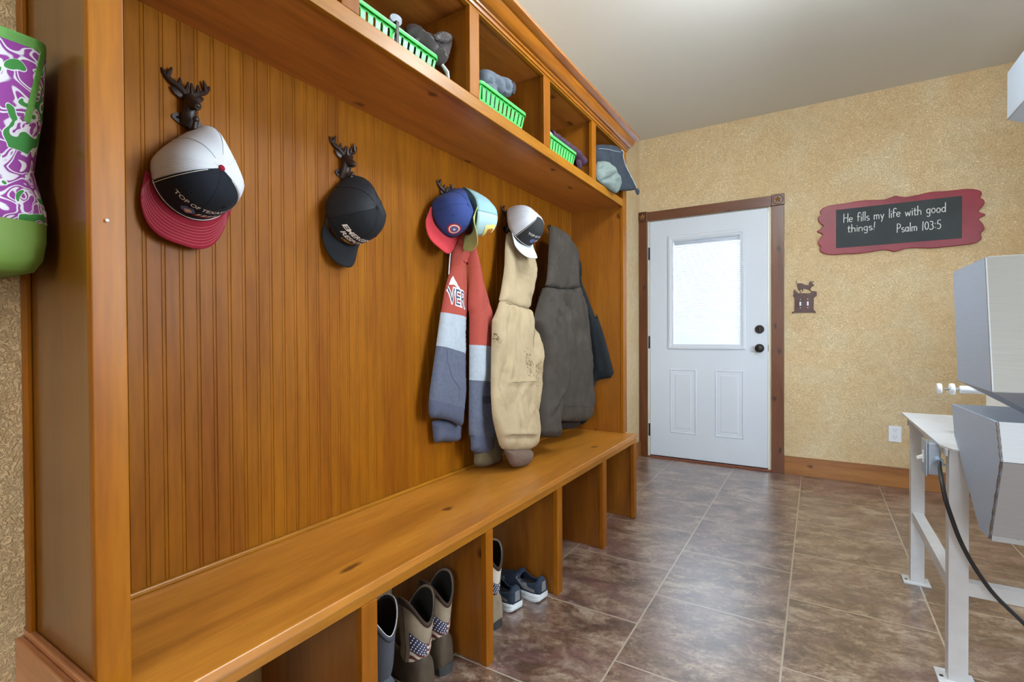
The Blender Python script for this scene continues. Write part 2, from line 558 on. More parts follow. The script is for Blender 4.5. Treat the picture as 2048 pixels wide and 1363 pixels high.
M_FILL_LAMP2.b.inputs['Emission Color'].default_value = (0.84, 0.95, 1.0, 1)
M_FILL_LAMP2.b.inputs['Emission Strength'].default_value = 8.0
M_FILL_LAMP2 = M_FILL_LAMP2.set(0.4)

# ------------------------------------------------------------------ helpers: meshes
class MB:
    """collects geometry in world coordinates and links it as one mesh object"""

    def __init__(self):
        self.v, self.f, self.mi = [], [], []
        self.cur = 0

    def add(self, vs, fs):
        o = len(self.v)
        self.v += [tuple(p) for p in vs]
        for f in fs:
            self.f.append(tuple(o + i for i in f))
            self.mi.append(self.cur)
        return self

    def box(self, x0, x1, y0, y1, z0, z1):
        vs = [(x, y, z) for z in (z0, z1) for y in (y0, y1) for x in (x0, x1)]
        return self.add(vs, [(0, 2, 3, 1), (4, 5, 7, 6), (0, 1, 5, 4), (1, 3, 7, 5), (3, 2, 6, 7), (2, 0, 4, 6)])

    def prism(self, pts, fn, d0, d1):
        """extrude a 2-D polygon; fn(a, b, d) gives the world point"""
        n = len(pts)
        vs = [fn(a, b, d0) for a, b in pts] + [fn(a, b, d1) for a, b in pts]
        fs = [tuple(range(n)), tuple(range(2 * n - 1, n - 1, -1))]
        fs += [(i, (i + 1) % n + 0, (i + 1) % n + n, i + n) for i in range(n)]
        return self.add(vs, fs)

    def loft(self, rings, cap0=True, cap1=True, closed=True):
        n = len(rings[0])
        vs = [p for r in rings for p in r]
        fs = []
        for k in range(len(rings) - 1):
            for i in range(n if closed else n - 1):
                j = (i + 1) % n
                fs.append((k * n + i, k * n + j, (k + 1) * n + j, (k + 1) * n + i))
        if cap0:
            fs.append(tuple(range(n - 1, -1, -1)))
        if cap1:
            fs.append(tuple((len(rings) - 1) * n + i for i in range(n)))
        return self.add(vs, fs)

    def tube(self, path, rad, n=8, caps=True):
        path = [Vector(p) for p in path]
        rs = rad if isinstance(rad, (list, tuple)) else [rad] * len(path)
        rings = []
        ref = None
        for i, p in enumerate(path):
            t = (path[min(i + 1, len(path) - 1)] - path[max(i - 1, 0)]).normalized()
            if ref is None:
                ref = Vector((0, 0, 1)) if abs(t.z) < 0.9 else Vector((1, 0, 0))
            u = (ref - t * ref.dot(t)).normalized()
            ref = u
            w = t.cross(u)
            rings.append([p + (u * math.cos(2 * math.pi * k / n) + w * math.sin(2 * math.pi * k / n)) * rs[i] for k in range(n)])
        return self.loft(rings, caps, caps)

    def ball(self, c, rx, ry=None, rz=None, seg=14, rot=None, noise_amp=0.0, nscale=10):
        ry = rx if ry is None else ry
        rz = rx if rz is None else rz
        c = Vector(c)
        h = seg // 2 + 1
        rings = []
        for i in range(1, h):
            th = math.pi * i / h
            ring = []
            for k in range(seg):
                ph = 2 * math.pi * k / seg
                p = Vector((rx * math.sin(th) * math.cos(ph), ry * math.sin(th) * math.sin(ph), rz * math.cos(th)))
                if noise_amp:
                    p *= 1 + noise_amp * noise.noise((c + p) * nscale)
                if rot is not None:
                    p = rot @ p
                ring.append(c + p)
            rings.append(ring)
        top, bot = Vector((0, 0, rz)), Vector((0, 0, -rz))
        if rot is not None:
            top, bot = rot @ top, rot @ bot
        o = len(self.v)
        self.loft(rings, False, False)
        n = seg
        self.v += [tuple(c + top), tuple(c + bot)]
        a, b = len(self.v) - 2, len(self.v) - 1
        for k in range(n):
            self.f.append((a, o + k, o + (k + 1) % n))
            self.mi.append(self.cur)
            q = o + (len(rings) - 1) * n
            self.f.append((b, q + (k + 1) % n, q + k))
            self.mi.append(self.cur)
        return self

    def disc(self, c, axis, r, h, n=20, r2=None):
        c, a = Vector(c), Vector(axis).normalized()
        r2 = r if r2 is None else r2
        u = a.orthogonal().normalized()
        w = a.cross(u)
        ring = lambda q, rr: [q + (u * math.cos(2 * math.pi * k / n) + w * math.sin(2 * math.pi * k / n)) * rr for k in range(n)]
        return self.loft([ring(c, r), ring(c + a * h, r2)])

    def build(self, name, mat, parent=None, smooth=True, bevel=0.0, solid=0.0, sub=0, angle=35, mats=None):
        vs = [Vector(p) for p in self.v]
        loc = Vector((0, 0, 0))
        if parent is None and vs:
            lo = Vector([min(p[i] for p in vs) for i in range(3)])
            hi = Vector([max(p[i] for p in vs) for i in range(3)])
            loc = Vector(((lo.x + hi.x) / 2, (lo.y + hi.y) / 2, lo.z))
        elif parent is not None:
            loc = root_loc(parent)
        me = bpy.data.meshes.new(name)
        me.from_pydata([p - loc for p in vs], [], self.f)
        bm = bmesh.new()
        bm.from_mesh(me)
        bmesh.ops.recalc_face_normals(bm, faces=bm.faces)
        bm.to_mesh(me)
        bm.free()
        for m in (mats or [mat]):
            me.materials.append(m)
        if mats:
            me.polygons.foreach_set('material_index', self.mi)
        me.polygons.foreach_set('use_smooth', [smooth] * len(me.polygons))
        me.update()
        o = bpy.data.objects.new(name, me)
        COL.objects.link(o)
        if parent is not None:
            o.parent = parent
        else:
            o.location = loc
        if solid:
            s = o.modifiers.new('thickness', 'SOLIDIFY')
            s.thickness = solid
            s.offset = 0
        if bevel:
            b = o.modifiers.new('bevel', 'BEVEL')
            b.width = bevel
            b.segments = 2
            b.limit_method = 'ANGLE'
        if sub:
            s = o.modifiers.new('subdivision', 'SUBSURF')
            s.levels = s.render_levels = sub
        if smooth:
            if hasattr(me, 'set_sharp_from_angle'):
                me.set_sharp_from_angle(angle=R(angle))
        return o


ROOT = {}


def root_loc(o):
    p = Vector((0, 0, 0))
    while o is not None:
        p = p + o.location
        o = o.parent
    return p


def tag(o, label=None, cat=None, group=None, kind=None):
    for k, v in (('label', label), ('category', cat), ('group', group), ('kind', kind)):
        if v:
            o[k] = v
    return o


def thing(name, loc, label=None, cat=None, group=None, kind=None):
    o = bpy.data.objects.new(name, None)
    o.empty_display_size = 0.05
    COL.objects.link(o)
    o.location = loc
    return tag(o, label, cat, group, kind)


def copy_tree(o, parent=None):
    c = o.copy()
    COL.objects.link(c)
    if parent is not None:
        c.parent = parent
    for ch in list(o.children):
        copy_tree(ch, c)
    return c


def bvh_of(*objs):
    vs, fs = [], []
    for o in objs:
        off = len(vs)
        loc = root_loc(o)
        vs += [v.co + loc for v in o.data.vertices]
        fs += [[off + i for i in p.vertices] for p in o.data.polygons]
    return BVHTree.FromPolygons(vs, fs)


def text_geo(s, bold=0.0, cuts=1, shear=0.0):
    """flat lettering: vertices (x right, y up), height about 0.7 per size 1"""
    c = bpy.data.curves.new('lettering', 'FONT')
    c.body = s
    c.align_x = 'CENTER'
    c.align_y = 'CENTER'
    c.offset = bold
    c.shear = shear
    c.resolution_u = 4
    o = bpy.data.objects.new('lettering', c)
    COL.objects.link(o)
    dg = bpy.context.evaluated_depsgraph_get()
    me = bpy.data.meshes.new_from_object(o.evaluated_get(dg))
    bm = bmesh.new()
    bm.from_mesh(me)
    bmesh.ops.triangulate(bm, faces=bm.faces)
    for _ in range(cuts):
        bmesh.ops.subdivide_edges(bm, edges=[e for e in bm.edges if e.calc_length() > 0.12], cuts=1)
        bmesh.ops.triangulate(bm, faces=bm.faces)
    bm.verts.index_update()
    vs = [(v.co.x, v.co.y) for v in bm.verts]
    fs = [tuple(v.index for v in f.verts) for f in bm.faces]
    bm.free()
    bpy.data.objects.remove(o)
    bpy.data.meshes.remove(me)
    bpy.data.curves.remove(c)
    return vs, fs


def wrap(mb, geo, bvh, origin, udir, vdir, rdir, size=1.0, lift=0.0012):
    """lay flat geometry onto a surface by shooting rays along rdir"""
    vs, fs = geo
    origin, u, v, r = Vector(origin), Vector(udir), Vector(vdir), Vector(rdir).normalized()
    pts, ok = [], []
    for a, b in vs:
        q = origin + (u * a + v * b) * size
        hit, nrm, _, _ = bvh.ray_cast(q - r * 0.4, r)
        if hit is None:
            pts.append(q)
            ok.append(False)
        else:
            pts.append(hit - r * lift)
            ok.append(True)
    mb.add(pts, [f for f in fs if all(ok[i] for i in f)])


def poly_geo(pts, step=0.01):
    """triangulated patch (so that it can bend over a surface)"""
    x0, x1 = min(p[0] for p in pts), max(p[0] for p in pts)
    y0, y1 = min(p[1] for p in pts), max(p[1] for p in pts)
    P = [Vector(p) for p in pts]
    n = len(P)
    B = []
    for i in range(n):
        a, b = P[i], P[(i + 1) % n]
        k = max(1, int((b - a).length / step))
        B += [a.lerp(b, t / k) for t in range(k)]
    I = []
    nx, ny = int((x1 - x0) / step) + 1, int((y1 - y0) / step) + 1
    for i in range(nx):
        for j in range(ny):
            q = Vector((x0 + (i + .5) * step, y0 + (j + .5) * step))
            if inside(q, B) and min((q - b).length for b in B) > step * .4:
                I.append(q)
    m = len(B)
    r = delaunay_2d_cdt(B + I, [(i, (i + 1) % m) for i in range(m)], [], 1, 1e-6)
    return [(p.x, p.y) for p in r[0]], [tuple(f) for f in r[2]]


def inside(q, B):
    c = False
    n = len(B)
    j = n - 1
    for i in range(n):
        a, b = B[i], B[j]
        if (a[1] > q[1]) != (b[1] > q[1]) and q[0] < (b[0] - a[0]) * (q[1] - a[1]) / (b[1] - a[1]) + a[0]:
            c = not c
        j = i
    return c


def seg_dist(q, a, b):
    ab = b - a
    t = max(0.0, min(1.0, (q - a).dot(ab) / max(ab.length_squared, 1e-12)))
    return (q - (a + ab * t)).length


def smooth_loop(P, keep=None):
    """round the corners of a traced outline a little (Chaikin)"""
    out = []
    n = len(P)
    for i in range(n):
        a, b = P[i], P[(i + 1) % n]
        out += [a.lerp(b, 0.2), a.lerp(b, 0.8)]
    return out


def pillow(mb, pts, fn, thick=0.03, rnd=0.05, step=0.012, folds=(), crumple=0.0, cs=9.0, back=0.35, rough=True, seed=0, cuts=()):
    """a stuffed cloth panel with its own thickness: fn(a, b, d) gives the world point, d is outward relief"""
    P = [Vector(p) for p in pts]
    if rough:
        P = smooth_loop(P)
    n = len(P)
    B = []
    for i in range(n):
        a, b = P[i], P[(i + 1) % n]
        k = max(1, int(round((b - a).length / step)))
        B += [a.lerp(b, t / k) for t in range(k)]
    m = len(B)
    x0, x1 = min(p[0] for p in B), max(p[0] for p in B)
    y0, y1 = min(p[1] for p in B), max(p[1] for p in B)
    I = []
    i = 0
    yy = y0
    while yy < y1:
        xx = x0 + (i % 2) * step * 0.5
        while xx < x1:
            q = Vector((xx, yy))
            if inside(q, B) and min((q - b).length_squared for b in B) > (step * .45) ** 2:
                I.append(q)
            xx += step
        yy += step * 0.87
        i += 1
    ce, cp_ = [], []
    for (a, b) in cuts:
        a, b = Vector(a), Vector(b)
        e = (b - a) * .12
        a, b = a - e, b + e
        kk = max(2, int((b - a).length / step))
        base = m + len(I) + len(cp_)
        line = [a.lerp(b, t / kk) for t in range(kk + 1)]
        cp_ += line
        ce += [(base + t, base + t + 1) for t in range(kk)]
    r = delaunay_2d_cdt(B + I + cp_, [(i, (i + 1) % m) for i in range(m)] + ce, [], 1, 1e-6)
    V, F = r[0], r[2]
    if cuts:                                    # keep only what lies within the outline
        F = [f for f in F if inside(sum((V[i] for i in f), Vector((0, 0))) / len(f), B)]
    d0 = []
    for q in V:
        dd = min(seg_dist(q, B[i], B[(i + 1) % m]) for i in range(m))
        d0.append(dd)
    F2 = [[Vector(p) for p in f[0]] for f in folds]
    front = []
    for q, dd in zip(V, d0):
        t = min(dd / rnd, 1.0)
        prof = math.sqrt(max(0.0, 1 - (1 - t) ** 2))
        h = thick * prof
        edge = min(dd / 0.02, 1.0)
        for pl, fo in zip(F2, folds):
            amp, w = fo[1], fo[2]
            dist = min(seg_dist(q, pl[i], pl[i + 1]) for i in range(len(pl) - 1))
            h += amp * math.exp(-(dist / w) ** 2) * edge
        if crumple:
            p3 = Vector((q.x * cs, q.y * cs * 0.45, seed * 3.7))
            h += crumple * edge * (noise.noise(p3) + 0.5 * noise.noise(p3 * 2.3) + 0.3 * noise.noise(p3 * 5))
        front.append(fn(q.x, q.y, h))
    o = len(mb.v)
    nv = len(V)
    backv = [fn(q.x, q.y, -thick * back * math.sqrt(max(0, 1 - (1 - min(dd / rnd, 1)) ** 2)) - 0.0015) for q, dd in zip(V, d0)]
    mb.add(front + backv, [tuple(f) for f in F] + [tuple(nv + i for i in reversed(f)) for f in F])
    def band_of(f):
        c = sum((V[i] for i in f), Vector((0, 0))) / len(f)
        return sum(1 for (a, b) in cuts if c.y < a[1] + (b[1] - a[1]) * (c.x - a[0]) / (b[0] - a[0]))
    if cuts:
        bands = [band_of(f) for f in F]
        mb.mi[-2 * len(F):] = bands + bands
    # rim between the two faces
    cnt, owner = {}, {}
    for fi, f in enumerate(F):
        for a, b in zip(f, list(f[1:]) + [f[0]]):
            cnt[(a, b)] = cnt.get((a, b), 0) + 1
            owner[(a, b)] = bands[fi] if cuts else 0
    for (a, b) in list(cnt):
        if (b, a) not in cnt:
            mb.f.append((o + b, o + a, o + nv + a, o + nv + b))
            mb.mi.append(owner[(a, b)] if cuts else mb.cur)
    return mb


def split_mb(mb):
    """one MB per band"""
    out = {}
    for f, m in zip(mb.f, mb.mi):
        out.setdefault(m, []).append(f)
    res = {}
    for m, fs in out.items():
        idx, n = {}, MB()
        for f in fs:
            for i in f:
                if i not in idx:
                    idx[i] = len(idx)
                    n.v.append(mb.v[i])
            n.f.append(tuple(idx[i] for i in f))
            n.mi.append(0)
        res[m] = n
    return res


def rrect(cx, cy, hx, hy, r, n=5):
    out = []
    for sx, sy, a0 in ((1, 1, 0), (-1, 1, 90), (-1, -1, 180), (1, -1, 270)):
        for k in range(n + 1):
            a = R(a0 + 90 * k / n)
            out.append((cx + sx * (hx - r) + r * math.cos(a), cy + sy * (hy - r) + r * math.sin(a)))
    return out


YZ = lambda x: (lambda a, b, d: (x + d, a, b))            # a = y, b = z, relief towards +x
XZ = lambda y: (lambda a, b, d: (a, y - d, b))            # a = x, b = z, relief towards -y


def slope(x0, z0, x1, z1):
    k = (x1 - x0) / (z1 - z0)
    return lambda a, b, d: (x0 + (b - z0) * k + d, a, b)


# ================================================================== THE ROOM
H = 2.763            # ceiling height
XR, YF = 2.75, -6.2  # right wall and the wall behind the camera
LX = -0.092          # left wall face beyond the locker
YU0, YU1 = -4.007, -1.412   # locker from end panel to end panel
XF = 0.261           # face of the locker uprights
XB = -0.074          # face of the beadboard

S = lambda o: tag(o, kind='structure')
S(MB().box(-0.4, 3.0, -6.5, 0.25, -0.12, 0.0).build('floor', M_FLOOR, smooth=False))
S(MB().box(-0.4, 3.0, -6.5, 0.25, H, H + 0.12).build('ceiling', M_CEIL, smooth=False))
# far wall with the door opening
S(MB().box(-0.4, -0.022, 0.0, 0.16, 0, H).box(0.936, 3.0, 0.0, 0.16, 0, H).box(-0.022, 0.936, 0.0, 0.16, 2.062, H)
  .build('wall_back', M_WALL, smooth=False))
S(MB().box(-0.4, LX, -3.98, 0.0, 0, H).box(-0.4, -0.033, -6.5, -3.98, 0, H).build('wall_left', M_WALL, smooth=False))
S(MB().box(XR, 3.0, -6.5, -3.3, 0, H).box(XR, 3.0, -2.0, 0.16, 0, H).box(XR, 3.0, -3.3, -2.0, 0, 0.9)
  .box(XR, 3.0, -3.3, -2.0, 2.2, H).build('wall_right', M_WALL, smooth=False))
S(MB().box(-0.4, 1.15, -6.4, YF, 0, H).box(2.05, 3.0, -6.4, YF, 0, H).box(1.15, 2.05, -6.4, YF, 0, 0.95)
  .box(1.15, 2.05, -6.4, YF, 2.15, H).build('wall_front', M_WALL, smooth=False))


def frame_window(name, fn, a0, a1, b0, b1):
    w = MB()
    for q in ((a0, a0 + .05, b0, b1), (a1 - .05, a1, b0, b1), (a0, a1, b0, b0 + .05), (a0, a1, b1 - .05, b1),
              ((a0 + a1) / 2 - .02, (a0 + a1) / 2 + .02, b0, b1)):
        w.prism([(q[0], q[2]), (q[1], q[2]), (q[1], q[3]), (q[0], q[3])], fn, 0, .05)
    return S(w.build(name, M_DOOR, smooth=False))


frame_window('added_window_1', lambda a, b, d: (a, YF - .03 - d, b), 1.15, 2.05, .95, 2.15)  # unseen rear window, added as an opening for fill light
frame_window('added_window_2', lambda a, b, d: (XR + .03 + d, a, b), -3.3, -2.0, .9, 2.2)  # side window out of view, added to let fill light in

# baseboards
S(MB().box(1.026, XR, -0.018, 0, 0, 0.132).box(1.026, XR, -0.012, 0, 0.132, 0.136).build('baseboard_back', W_BASE, smooth=False, bevel=.002))
S(MB().box(LX, LX + .016, YU1 + .002, -0.02, 0, 0.132).build('baseboard_left', W_BASE, smooth=False, bevel=.002))
S(MB().box(XR - .016, XR, YF, -0.018, 0, 0.132).build('baseboard_right', W_BASE, smooth=False))

# ------------------------------------------------------------------ door frame (flat knotty casing with star blocks)
fr = S(thing('trim_1', (0.46, -0.01, 0)))
MB().box(-0.100, -0.018, -0.024, 0, 0, 2.044).build('side_casing', W_CASE, fr, False, .002)
MB().box(0.942, 1.026, -0.024, 0, 0, 2.044).build('side_casing', W_CASE, fr, False, .002)
MB().box(-0.016, 0.940, -0.022, 0, 2.046, 2.124).build('head_casing', W_CASEH, fr, False, .002)
for x0, x1 in ((-0.101, -0.017), (0.941, 1.027)):
    cb = MB().box(x0, x1, -0.030, 0, 2.045, 2.130).build('corner_block', W_CASE, fr, False, .003)
    cx, cz = (x0 + x1) / 2, 2.0875
    ring = MB()
    rp = [(cx + .034 * math.cos(2 * math.pi * k / 28), -0.031, cz + .034 * math.sin(2 * math.pi * k / 28)) for k in range(29)]
    ring.tube(rp, 0.0022, 6).build('ring', M_SCREW, cb)
    st = MB()
    out = []
    for k in range(10):
        a = R(90 + 36 * k)
        r = .030 if k % 2 == 0 else .0125
        out.append((cx + r * math.cos(a), -0.0302, cz + r * math.sin(a)))
    st.add(out + [(cx, -0.038, cz), (cx, -0.0302, cz)],
           [(k, (k + 1) % 10, 10) for k in range(10)] + [((k + 1) % 10, k, 11) for k in range(10)])
    st.build('star', M_STARM, cb, False)
S(MB().box(-0.022, -0.004, -0.004, 0.13, 0.0, 2.044).box(0.918, 0.936, -0.004, 0.13, 0.0, 2.044).box(-0.022, 0.936, -0.004, 0.13, 2.044, 2.062)
  .build('trim_2', M_JAMB, smooth=False))
S(MB().box(-0.016, 0.940, -0.022, 0.12, 0.0, 0.014).build('trim_3', M_THRESH, smooth=False, bevel=.003))

# ------------------------------------------------------------------ the white half-glass door
dr = S(thing('door_1', (0.46, 0.02, 0.0)))
DY = 0.002     # front face of the slab
wx0, wx1, wz0, wz1 = 0.196, 0.731, 0.972, 1.848
slab = MB()
slab.box(0.0, wx0 - .004, DY, DY + .044, .022, 2.04).box(wx1 + .004, 0.914, DY, DY + .044, .022, 2.04)
slab.box(wx0 - .004, wx1 + .004, DY, DY + .044, .022, wz0 - .004).box(wx0 - .004, wx1 + .004, DY, DY + .044, wz1 + .004, 2.04)
slab.build('slab', M_DOOR, dr, False)
MB().box(0.0, 0.914, DY + .002, DY + .04, .014, .022).build('door_sweep', M_BLACK, dr, False)


def ring_frame(mb, x0, x1, z0, z1, prof):
    """mitred moulding: prof = list of (inset, y) from outside to inside"""
    rings = []
    for ins, y in prof:
        rings.append([(x0 + ins, y, z0 + ins), (x1 - ins, y, z0 + ins), (x1 - ins, y, z1 - ins), (x0 + ins, y, z1 - ins)])
    mb.loft(rings, False, False)


wf = MB()
ring_frame(wf, .154, .758, .942, 1.900, [(0, DY), (.0, DY - .010), (.008, DY - .014), (.022, DY - .014), (.030, DY - .009), (.040, DY - .009), (.043, DY + .012)])
wfo = wf.build('window_frame', M_DOOR, dr, False)
MB().box(.190, .737, DY + .011, DY + .013, .966, 1.854).build('window_pane', M_GLASS, dr, False)
MB().box(.190, .737, DY + .035, DY + .037, .966, 1.854).build('window_pane', M_GLASS, dr, False)
bl = MB()
nsl = 50
for k in range(nsl):
    z = .980 + (1.822 - .980) * k / (nsl - 1)
    w, tl = .0082, R(68)
    y = DY + .024
    dy, dz = w * math.cos(tl), w * math.sin(tl)
    q = [(.203, y - dy, z - dz), (.203, y, z + .0006), (.203, y + dy, z + dz)]
    q2 = [(.725, a[1], a[2]) for a in q]
    bl.add(q + q2, [(0, 1, 4, 3), (1, 2, 5, 4)])
bl.build('blind', M_BLIND, dr, True)
MB().box(.199, .729, DY + .016, DY + .032, 1.826, 1.848).build('blind_head_rail', M_DOOR, dr, False)
sl = MB().box(.728, .737, DY - .0105, DY + .008, .985, 1.83).build('blind_slider_track', M_DOOR, dr, False)
MB().box(.726, .740, DY - .020, DY - .0095, 1.60, 1.64).build('blind_slider', M_DOOR, sl, False, .002)
for x0, x1 in ((.168, .385), (.529, .745)):
    pn = MB()
    ring_frame(pn, x0, x1, .228, .774, [(0, DY), (.004, DY - .005), (.010, DY - .005), (.016, DY + .004), (.020, DY + .005), (.030, DY + .005), (.044, DY - .001), (.048, DY - .002)])
    i = .048
    pn.add([(x0 + i, DY - .002, .228 + i), (x1 - i, DY - .002, .228 + i), (x1 - i, DY - .002, .774 - i), (x0 + i, DY - .002, .774 - i)], [(0, 1, 2, 3)])
    pn.build('raised_panel', M_DOOR, dr, False)
db = MB().disc((.856, DY, 1.102), (0, -1, 0), .034, .012, 28, .031).build('deadbolt', M_BRONZE, dr, True)
MB().box(.851, .861, DY - .030, DY - .011, 1.084, 1.120).build('thumb_turn', M_BRONZE, db, False, .003)
kn = MB().disc((.856, DY, .954), (0, -1, 0), .034, .010, 28, .031)
kn.disc((.856, DY - .010, .954), (0, -1, 0), .012, .028, 16)
kn = kn.build('door_knob', M_BRONZE, dr, True)
g = MB()
prof = [(.014, .030), (.024, .034), (.029, .042), (.029, .050), (.024, .057), (.014, .060)]
g.loft([[(.856 + r * math.cos(2 * math.pi * k / 24), DY - d, .954 + r * math.sin(2 * math.pi * k / 24)) for k in range(24)] for r, d in prof])
g.build('grip', M_BRONZE, kn, True)
MB().box(.9142, .9172, DY + .001, DY + .020, .93, .98).build('strike', M_SCREW, dr, False)
for z in (1.766, 0.999, 0.239):
    hg = MB().box(-0.014, 0.0, DY - .004, DY + .012, z - .052, z + .052)
    hg.disc((-0.008, DY - .006, z - .054), (0, 0, 1), .0055, .108, 12)
    hg.build('hinge', M_SCREW, dr, True)

# ================================================================== THE LOCKER
lk = thing('hall_locker', (0.09, -2.7, 0), 'large built-in honey-stained wooden mudroom locker with bench, beadboard back and upper cubbies along left wall', 'locker')
ZB, ZA = 0.4806, 0.4343          # bench top, underside of the apron
ZR0, ZR1, ZO, ZT = 1.822, 1.8618, 2.1504, 2.213
# beadboard back: one moulded sheet with paired grooves
prof = []
y = -3.96
pitch = 0.0386
k = 0
yy = -3.9565
while yy < -1.475:
    prof += [(yy, XB), (yy + .0010, XB - .0013), (yy + .0022, XB - .0003), (yy + .0050, XB), (yy + .0078, XB - .0003), (yy + .0090, XB - .0013), (yy + .0100, XB)]
    yy += pitch
prof = [(-3.985, XB)] + prof + [(-1.45, XB)]
bb = MB()
r0 = [(x, y, .40) for y, x in prof]
r1 = [(x, y, 2.16) for y, x in prof]
bb.loft([r0, r1], False, False, closed=False)
bb.add([(XB - .016, -3.985, .40), (XB - .016, -1.45, .40), (XB - .016, -1.45, 2.16), (XB - .016, -3.985, 2.16)], [(0, 1, 2, 3)])
bb.build('beadboard_back', W_BEAD, lk, False)
# end panels with their face uprights
MB().box(-0.030, 0.252, YU0, YU0 + .020, 0, ZT).build('end_panel', W_END, lk, False)
MB().box(-0.032, -0.006, YU0 - .010, YU0, 0.512, ZT).build('scribe_strip', W_FACE, lk, False, .003)
MB().box(-0.074, 0.250, -1.472, YU1, 0, ZT).build('end_panel', W_SIDE, lk, False)
MB().box(0.243, XF, YU0 - .001, -3.960, 0, ZT).build('face_upright', W_FACE, lk, False, .002)
MB().box(0.243, XF, -1.474, YU1 + .001, ZB, ZT).build('face_upright', W_FACE, lk, False, .002)
# bench
MB().box(XB, 0.337, -3.960, -1.445, ZB - .022, ZB).build('bench_top', W_TOP, lk, False, .0025)
MB().box(XB, XB + .012, -3.960, -1.474, ZB, ZB + .012).build('bench_back_trim', W_RAIL, lk, False, .003)
MB().box(0.314, 0.334, -3.960, -1.455, ZA, ZB - .022).build('apron', W_RAIL, lk, False, .002)
for a, b in ((-3.960, -3.935), (-3.535, -3.486), (-3.024, -2.984), (-2.511, -2.464), (-2.002, -1.950), (-1.512, -1.462)):
    dv = MB().box(0.315, 0.335, a, b, 0, ZA).build('bench_stile', W_FACE, lk, False, .002)
    m = (a + b) / 2
    MB().box(-0.085, 0.316, m - .010, b - .004, 0, ZB - .022).build('bench_divider', W_SIDE, lk, False)
# ledge moulding round the near end at bench height
MB().box(-0.033, 0.262, YU0 - .012, YU0, 0.44, 0.517).box(-0.033, 0.262, YU0 - .024, YU0 - .012, 0.40, 0.507).build('end_ledge', W_LTRIM, lk, False, .003)
# upper cubbies
MB().box(XB, 0.245, -3.985, -1.470, ZR0, ZR0 + .018).build('shelf', W_SHELF, lk, False)
MB().box(XB, 0.245, -3.985, -1.470, ZR1 - .006, ZR1 - .001).build('cubby_floor', W_RAIL, lk, False)
MB().box(XB, 0.250, -3.985, -1.470, ZO + .004, ZO + .022).build('cubby_ceiling', W_SHELF, lk, False)
MB().box(XB - .012, XB, -3.985, -1.45, 2.16, ZT).build('cubby_back', W_BEAD, lk, False)
MB().box(0.243, XF, -3.960, -1.474, ZR0 - .003, ZR1).build('shelf_rail', W_RAIL, lk, False, .002)
MB().box(0.243, XF, -3.960, -1.474, ZO, ZT).build('top_rail', W_RAIL, lk, False, .002)
MB().box(XB, 0.262, -4.005, -1.414, ZT - .012, ZT).build('top_board', W_SHELF, lk, False)
for a, b in ((-3.515, -3.459), (-2.995, -2.940), (-2.472, -2.413), (-1.946, -1.892)):
    MB().box(0.243, XF, a, b, ZR1, ZO).build('cubby_stile', W_FACE, lk, False, .002)
    MB().box(XB, 0.244, a + .016, b - .016, ZR1 - .001, ZO + .006).build('cubby_divider', W_SIDE, lk, False)
# crown moulding
cp = [(XF, 2.156), (XF + .006, 2.156), (XF + .008, 2.166), (XF + .015, 2.167), (XF + .017, 2.174), (XF + .024, 2.174),
      (XF + .030, 2.176), (XF + .040, 2.184), (XF + .048, 2.195), (XF + .054, 2.207), (XF + .062, 2.208), (XF + .080, 2.218), (XF + .080, 2.230), (XF, 2.230)]
MB().prism(cp, lambda a, b, d: (a, d, b), YU0 - .0, YU1 + .002).build('crown_moulding', W_CROWN, lk, True, angle=25)
# the little pearl tack in the near upright
tag(MB().disc((XF - .003, -3.987, 1.250), (1, 0, 0), .0016, .005, 10).ball((XF + .003, -3.987, 1.250), .0028).build('pearl_tack', M_TACK), 'tiny pearl-headed tack pushed into the near upright of the wooden locker', 'tack')

